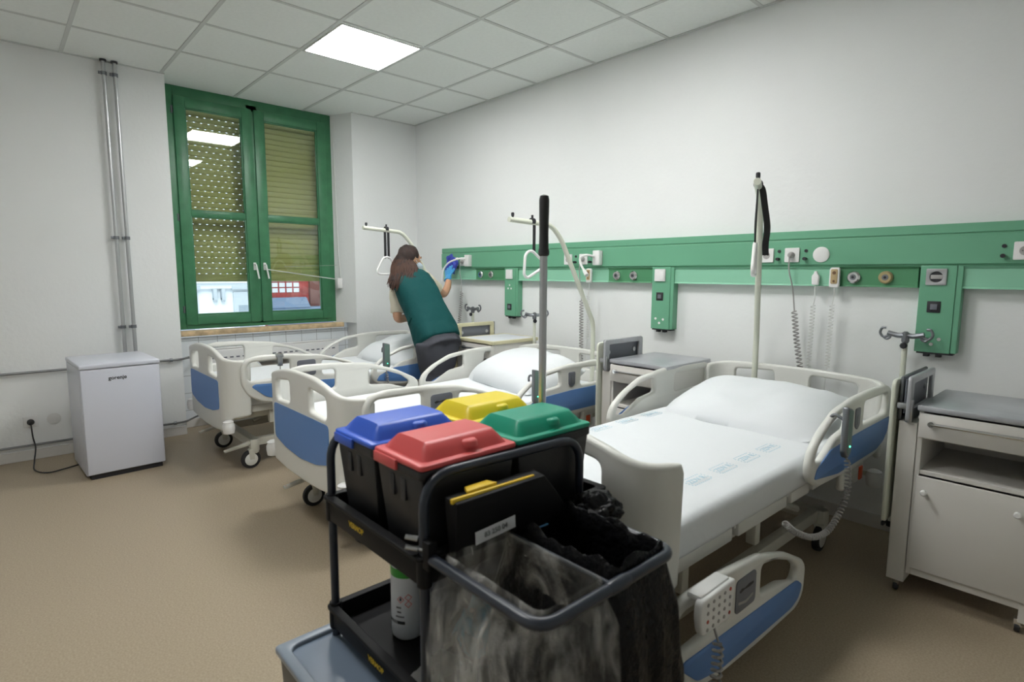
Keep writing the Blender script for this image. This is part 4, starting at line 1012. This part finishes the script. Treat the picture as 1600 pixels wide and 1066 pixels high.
rag((CX+.34,CY+.25,.456), .12,.16,.16, mat('light_blue_rag',(.10,.42,.62),.9), 'light blue rag behind the front post in the middle tray', 11)
# grey box on the base deck
BK = thing('grey_bucket', 'dark box with grey recessed lid pushed into the lower left of the cart', 'bucket', (CX-.041,CY-.150,.137))
b = new(); hexa(b,[(.02,.02,0),(.33,.02,0),(.33,.30,0),(.02,.30,0),(.008,.008,.275),(.36,.008,.275),(.36,.33,.275),(.008,.33,.275)],.012); obj('tub', b, dgrey_m, BK)
bb = plate(rp2([(0,0),(.37,0),(.37,.34),(0,.34)],.012), [rp2([(.028,.028),(.342,.028),(.342,.312),(.028,.312)],.03)], .018,.005, T(0,0,.284)); obj('lid_rim', bb, bucket_m, BK)
b = new(); box(b, .02,.35,.02,.32,.276,.281); obj('lid_well', b, mat('lid_well',(.15,.19,.25),.25), BK)
# ------------------------------------------------------------------ the cleaner
O_ = Vector((1.62,-.92,0))
PR = thing('person', 'woman in teal tabard and blue gloves leaning to wipe the wall panel', 'person', O_)
def loft(bm, rings, seg=28, pw=2.0):
    """rings: (center, a-vector, b-vector)"""
    RR = []
    for c,a,bv in rings:
        c,a,bv = Vector(c),Vector(a),Vector(bv); row = []
        for k in range(seg):
            t = 2*PI*k/seg; co,si = math.cos(t),math.sin(t)
            co = math.copysign(abs(co)**(2/pw),co); si = math.copysign(abs(si)**(2/pw),si)
            row.append(bm.verts.new(c+a*co+bv*si-O_))
        RR.append(row)
    for A,B in zip(RR,RR[1:]):
        for k in range(seg): bm.faces.new((A[k],A[(k+1)%seg],B[(k+1)%seg],B[k]))
    bm.faces.new(RR[0][::-1]); bm.faces.new(RR[-1])
    return bm
def limb(bm, pts, rads, seg=20, n=6, flat=1.0):
    P = smooth_path(pts,n); Rr = []
    for i in range(len(pts)-1):
        for k in range(n): Rr.append(rads[i]+(rads[i+1]-rads[i])*k/n)
    Rr.append(rads[-1])
    tube(bm, [p-O_ for p in P], Rr, seg); return bm
def ball(bm, c, rx, ry, rz, rot=None):
    t = bmesh.new(); bmesh.ops.create_uvsphere(t, u_segments=24, v_segments=16, radius=1)
    M = T(*(Vector(c)-O_))
    if rot is not None: M = M@rot
    bmesh.ops.transform(t, matrix=M@Matrix.Diagonal((rx,ry,rz,1)), verts=t.verts); join(bm, t)
def remesh(name, bm, m, parent, vox, sm=4, disp=0, dscale=8, seed=0):
    bmesh.ops.recalc_face_normals(bm, faces=bm.faces)
    me = bpy.data.meshes.new('tmp'); bm.to_mesh(me); bm.free(); o = bpy.data.objects.new('tmp', me); COL.objects.link(o)
    r_ = o.modifiers.new('r','REMESH'); r_.mode = 'VOXEL'; r_.voxel_size = vox; r_.adaptivity = 0
    s_ = o.modifiers.new('s','SMOOTH'); s_.iterations = sm; s_.factor = .5
    dg = bpy.context.evaluated_depsgraph_get(); dg.update()
    me2 = bpy.data.meshes.new_from_object(o.evaluated_get(dg)); bpy.data.objects.remove(o); bpy.data.meshes.remove(me)
    if disp:
        for v in me2.vertices:
            p = v.co; n_ = noise.noise(Vector((p.x*dscale+seed,p.y*dscale,p.z*dscale*.55)))+.45*noise.noise(Vector((p.x*dscale*2.4+seed,p.y*dscale*2.4,p.z*dscale*1.2)))
            v.co = p+v.normal*disp*n_
    me2.name = name; me2.materials.clear(); me2.materials.append(m)
    for p in me2.polygons: p.use_smooth = True
    q = bpy.data.objects.new(name, me2); COL.objects.link(q); q.parent = parent; return q
V3 = Vector
Hc = V3((1.58,-.87,.90)); Nk = V3((1.185,-.870,1.375))
up_ = (Nk-Hc).normalized()
def fr(side): side = V3(side).normalized(); fw = side.cross(up_).normalized()*-1; side = up_.cross(fw).normalized(); return side, fw
sh, fs = fr((.04,1,.10)); ss, fsx = fr((.07,.93,.36))
def mixv(a,b_,t): return (a*(1-t)+b_*t).normalized()
def torso(scale=1.0, t0=-.12, t1=1.0, wid=None, flare=0):
    W_ = [(-.2,.172,.125),(0,.168,.122),(.15,.160,.112),(.35,.135,.100),(.55,.142,.105),(.75,.158,.108),(.88,.160,.092),(.96,.120,.070),(1.02,.062,.055)]
    rings = []
    Lh = (Nk-Hc).length
    for t,w,d in W_:
        if t < t0-.01 or t > t1+.03: continue
        s = mixv(sh,ss,max(0,min(1,t))); fw_ = mixv(fs,fsx,max(0,min(1,t)))
        c = Hc + up_*(Lh*t) + fw_*(-.02*math.sin(PI*max(0,min(t,1))))
        rings.append((c, s*(w*scale+flare), fw_*(d*scale+flare)))
    return rings
SR = V3((1.175,-.70,1.335)); SL = V3((1.185,-.97,1.225))
ER = V3((1.085,-.434,1.190)); WR = V3((.940,-.262,1.335)); EL = V3((1.225,-.995,1.005)); WL = V3((1.13,-.79,.985))
HD = V3((1.150,-.815,1.492)); face = V3((.12,.96,-.12)).normalized(); hup = V3((-.20,-.02,1)).normalized(); hsd = face.cross(hup).normalized(); hup = hsd.cross(face).normalized()
HM = Matrix(((hsd.x,face.x,hup.x,0),(hsd.y,face.y,hup.y,0),(hsd.z,face.z,hup.z,0),(0,0,0,1)))
def hp(x,y,z): return HD + hsd*x + face*y + hup*z
def hand(bm, wr, palm_dir, palm_n, side_, rad=.0088, curl=.25, inflate=0, thumb=1):
    """wrist, direction to the fingers, palm normal (towards what is touched), side towards the thumb"""
    d = palm_dir.normalized(); s = side_.normalized(); n = palm_n.normalized()
    base = wr + d*.012
    loft(bm, [(wr-d*.01,s*(.027+inflate),n*(.021+inflate)),(base+d*.02,s*(.034+inflate),n*(.018+inflate)),(base+d*.055,s*(.041+inflate),n*(.016+inflate)),(base+d*.085,s*(.040+inflate),n*(.013+inflate)),(base+d*.092,s*(.036+inflate),n*(.010+inflate))], 18, 2.4)
    for k,(off,L,sp) in enumerate(((.030,.068,.16),(.010,.078,.04),(-.011,.072,-.08),(-.031,.056,-.24))):
        r0_ = base + d*.078 + s*off; dd = (d + s*sp).normalized()
        a = r0_ + dd*L*.45 + n*curl*.010; c = a + (dd*.9+n*curl).normalized()*L*.32; e_ = c + (dd*.75+n*curl*1.8).normalized()*L*.25
        limb(bm, [r0_-dd*.015, r0_, a, c, e_], [rad+inflate,rad+inflate,rad*.95+inflate,rad*.88+inflate,rad*.72+inflate], 10, 4)
    t0_ = base + d*.018 + s*.026
    limb(bm, [t0_-s*.012, t0_+s*.012+d*.012, t0_+s*.030+d*.036+n*.006, t0_+s*.036+d*.062+n*.012], [.013+inflate,.0125+inflate,.0105+inflate,.008+inflate], 10, 4)
handR_d = V3((-.62,.42,.66)); palm_n = V3((-.25,.93,-.28)); handR_s = handR_d.cross(palm_n)*-1
handR_s = handR_s if handR_s.z < 0 or True else -handR_s
# body, one continuous surface
b = bmesh.new()
loft(b, torso(.93,-.12,1.0), 28, 2.3)
limb(b, [Nk-up_*.06, Nk+V3((-.03,.0,.03)), HD+hup*-.055-face*.02], [.060,.050,.050], 18)
ball(b, HD+hup*.012-face*.008, .072,.092,.100, HM); ball(b, hp(0,.022,-.055), .050,.060,.062, HM); ball(b, hp(0,.060,-.085), .026,.026,.020, HM)
limb(b, [hp(0,.078,.012),hp(0,.092,-.012),hp(0,.104,-.026),hp(0,.088,-.034)], [.008,.010,.012,.009], 10)
ball(b, hp(0,.080,.022), .045,.016,.014, HM)
for s in (-1,1): ball(b, hp(s*.074,-.002,-.008), .008,.018,.030, HM); ball(b, hp(s*.018,.088,-.052), .017,.010,.006, HM)
limb(b, [SR+V3((.03,-.08,-.02)), SR, (SR+ER)/2+V3((.005,.01,-.01)), ER, (ER+WR)/2+V3((.01,.012,-.012)), WR], [.055,.052,.044,.037,.034,.0245], 18)
limb(b, [SL+V3((-.0,.08,.02)), SL, (SL+EL)/2, EL, (EL+WL)/2, WL], [.055,.052,.044,.037,.033,.0245], 18)
hand(b, WR, handR_d, palm_n, V3((.10,.10,.9)).cross(V3((0,1,0))).normalized() if False else handR_s)
hand(b, WL, V3((-.25,.80,-.35)), V3((-.3,-.2,-.9)), V3((.9,.2,.2)), curl=.5)
for s,fx,fy in ((1,1.64,-.74),(-1,1.64,-1.04)):
    hj = Hc + sh*(.085*s) - up_*.05; kn = V3((fx-.04,(fy+hj.y)/2,.47)); an = V3((fx,fy,.085))
    limb(b, [hj, (hj+kn)/2+V3((-.01,0,0)), kn, (kn+an)/2+V3((.012,0,.03)), an, an-V3((0,0,.05))], [.085,.075,.055,.052,.035,.035], 18)
body = remesh('body', b, skin_m, PR, .0055, 5)
# shirt
b = bmesh.new(); loft(b, torso(1.0,.0,1.0,flare=.006), 30, 2.4)
limb(b, [SR+V3((.05,-.10,-.03)), SR+V3((0,-.01,0)), SR*.62+ER*.38, SR*.30+ER*.70], [.070,.066,.062,.060], 20)
limb(b, [SL+V3((.0,.10,.03)), SL, SL*.6+EL*.4, SL*.18+EL*.82], [.070,.067,.064,.064], 20)
limb(b, [Nk-up_*.05, Nk+V3((-.01,0,.005))], [.072,.058], 20)
remesh('t_shirt', b, shirt_m, PR, .008, 5, .006, 14, 4)
# tabard
def tab_ring(t,w,d,ox=0):
    tt = max(0,min(1,t)); s = mixv(sh,ss,tt); fw_ = mixv(fs,fsx,tt); c = Hc+up_*((Nk-Hc).length*t)+fw_*(-.02*math.sin(PI*tt))+s*ox
    return (c, s*w, fw_*d)
b = bmesh.new()
loft(b, [tab_ring(-.16,.178,.150),tab_ring(-.12,.186,.152),tab_ring(0,.186,.150),tab_ring(.15,.178,.140),tab_ring(.35,.168,.130),tab_ring(.55,.168,.132),tab_ring(.72,.172,.130),tab_ring(.85,.170,.118),tab_ring(.925,.150,.098),tab_ring(.955,.120,.080)], 36, 2.7)
tb = remesh('tabard', b, vest_m, PR, .008, 5, .010, 9, 2)
b = bmesh.new(); q = Hc+up_*.13+sh*.17; limb(b, [q+fs*.03-up_*.0, q+fs*.0+sh*.01, q-fs*.05+up_*.01], [.010,.009,.010], 8); obj('side_tie', b, vest_m, tb)
# trousers
b = bmesh.new()
loft(b, [tab_ring(.10,.160,.125),tab_ring(.0,.168,.135),tab_ring(-.12,.176,.140),tab_ring(-.26,.172,.135)], 30, 2.3)
for s,fx,fy in ((1,1.64,-.74),(-1,1.64,-1.04)):
    hj = Hc + sh*(.088*s) - up_*.08; kn = V3((fx-.03,(fy+hj.y)/2,.47)); an = V3((fx,fy,.07))
    limb(b, [hj+V3((0,0,.02)), hj*.55+kn*.45, kn, (kn+an)/2, an], [.115,.120,.112,.108,.104], 22)
remesh('trousers', b, trous_m, PR, .011, 5, .014, 7, 6)
# shoes
for s,fx,fy in ((1,1.64,-.74),(-1,1.64,-1.04)):
    b = bmesh.new(); loft(b, [((fx+.07,fy,.035),(0,.030,0),(0,0,.034)),((fx+.02,fy,.045),(0,.038,0),(0,0,.045)),((fx-.07,fy,.038),(0,.045,0),(0,0,.038)),((fx-.15,fy,.028),(0,.042,0),(0,0,.027)),((fx-.18,fy,.022),(0,.024,0),(0,0,.018))], 20, 2.6); obj('shoe', b, white_m, PR)
# gloves
b = bmesh.new(); fd = (WR-ER).normalized()
limb(b, [WR-fd*.055, WR-fd*.02, WR+fd*.01], [.034,.030,.028], 18)
hand(b, WR, handR_d, palm_n, handR_s, inflate=.0022)
remesh('glove', b, glove_m, PR, .0045, 3)
b = bmesh.new(); fd = (WL-EL).normalized(); limb(b, [WL-fd*.05, WL], [.033,.029], 18)
hand(b, WL, V3((-.25,.80,-.35)), V3((-.3,-.2,-.9)), V3((.9,.2,.2)), curl=.5, inflate=.0022); remesh('glove', b, glove_m, PR, .0045, 3)
# mask, eyes
b = bmesh.new(); ball(b, hp(0,.048,-.052), .056,.066,.044, HM); mk = obj('face_mask', b, mat('mask_blue',(.50,.60,.68),.8), PR)
b = bmesh.new()
for s in (-1,1): limb(b, [hp(s*.05,.055,-.045),hp(s*.070,.02,-.02),hp(s*.078,-.008,.006)], [.0022]*3, 6, 3)
obj('ear_loop', b, white_m, mk)
for s in (-1,1):
    b = bmesh.new(); ball(b, hp(s*.030,.076,.006), .012,.009,.008, HM); ey = obj('eye', b, white_m, PR)
    b = bmesh.new(); ball(b, hp(s*.030,.083,.006), .006,.004,.006, HM); obj('iris', b, dark_m, ey)
    b = bmesh.new(); limb(b, [hp(s*.014,.088,.026),hp(s*.03,.088,.031),hp(s*.050,.076,.026)], [.003,.0035,.002], 8, 3); obj('eyebrow', b, hair_m, PR)
# hair: cap, long mass over the back, separate locks
b = bmesh.new()
ball(b, hp(0,-.022,.028), .086,.096,.100, HM)
bk = V3((.62,-.62,0)).normalized()
hc = [hp(0,-.045,.04), hp(0,-.062,-.03), V3((1.175,-.865,1.405))+bk*.075, V3((1.195,-.875,1.335))+bk*.150, V3((1.205,-.890,1.262))+bk*.175]
sd = V3((.55,.80,.12)).normalized()
loft(b, [(hc[0],sd*.080,bk*.07),(hc[1],sd*.094,bk*.072),(hc[2],sd*.112,bk*.065),(hc[3],sd*.128,bk*.042),(hc[4],sd*.100,bk*.018)], 26, 2.2)
limb(b, [hp(-.05,-.05,.02), V3((1.175,-.935,1.42)), V3((1.20,-.995,1.33)), V3((1.225,-1.01,1.26))], [.055,.052,.042,.016], 14)
hr = remesh('hair', b, hair_m, PR, .007, 3, .010, 26, 3)
random.seed(5)
lk = bmesh.new()
for i in range(70):
    a = random.uniform(-1,1); top = hp(0,-.03,.09)+sd*(a*.05)+bk*.02
    mid = hc[1]+sd*(a*.088)+bk*(.066*math.sqrt(max(0,1-a*a*.8))+.003); m2 = hc[2]+sd*(a*.108)+bk*(.058*math.sqrt(max(0,1-a*a*.8))+.005)
    e_ = hc[4]+sd*(a*.105+random.uniform(-.02,.02))+bk*(.03*math.sqrt(max(0,1-a*a))+random.uniform(0,.015))+V3((0,0,random.uniform(-.035,.04)))
    w = V3((random.uniform(-1,1),random.uniform(-1,1),0))*.012
    limb(lk, [top,mid+w*.4,m2-w,(m2+e_)/2+w,e_], [.006,.007,.006,.005,.0015], 6, 4)
obj('hair_locks', lk, mat('hair_light',(.050,.020,.011),.7), hr)
# cleaning cloth in the hand
b = bmesh.new(); cc = V3((.775,-.075,1.470)); RR_ = []
c0 = b.verts.new(cc+V3((0,-.02,0))); NA = 44
for i in range(1,15):
    q = i/14; row = []
    for k in range(NA):
        t = 2*PI*k/NA; rad = q*(1+.14*math.sin(3*t+1)+.10*math.sin(5*t+.4)+.05*math.sin(9*t))
        dy = -.016-.024*noise.noise(Vector((math.cos(t)*q*2.2,math.sin(t)*q*2.2,5)))-.020*abs(noise.noise(Vector((math.cos(t)*q*5,math.sin(t)*q*5,2))))*(.3+q)
        row.append(b.verts.new(cc+V3((math.cos(t)*rad*.085-.012, min(dy,-.002), math.sin(t)*rad*.098-.004))))
    RR_.append(row)
for k in range(NA): b.faces.new((c0,RR_[0][k],RR_[0][(k+1)%NA]))
for A_,B_ in zip(RR_,RR_[1:]):
    for k in range(NA): b.faces.new((A_[k],B_[k],B_[(k+1)%NA],A_[(k+1)%NA]))
bmesh.ops.recalc_face_normals(b, faces=b.faces)
bmesh.ops.solidify(b, geom=b.faces, thickness=.005)
o = obj('cleaning_cloth', b, cloth_m, ang=70); tag(o,'crumpled dark blue cleaning cloth pressed on the wall panel by a gloved hand','cloth')
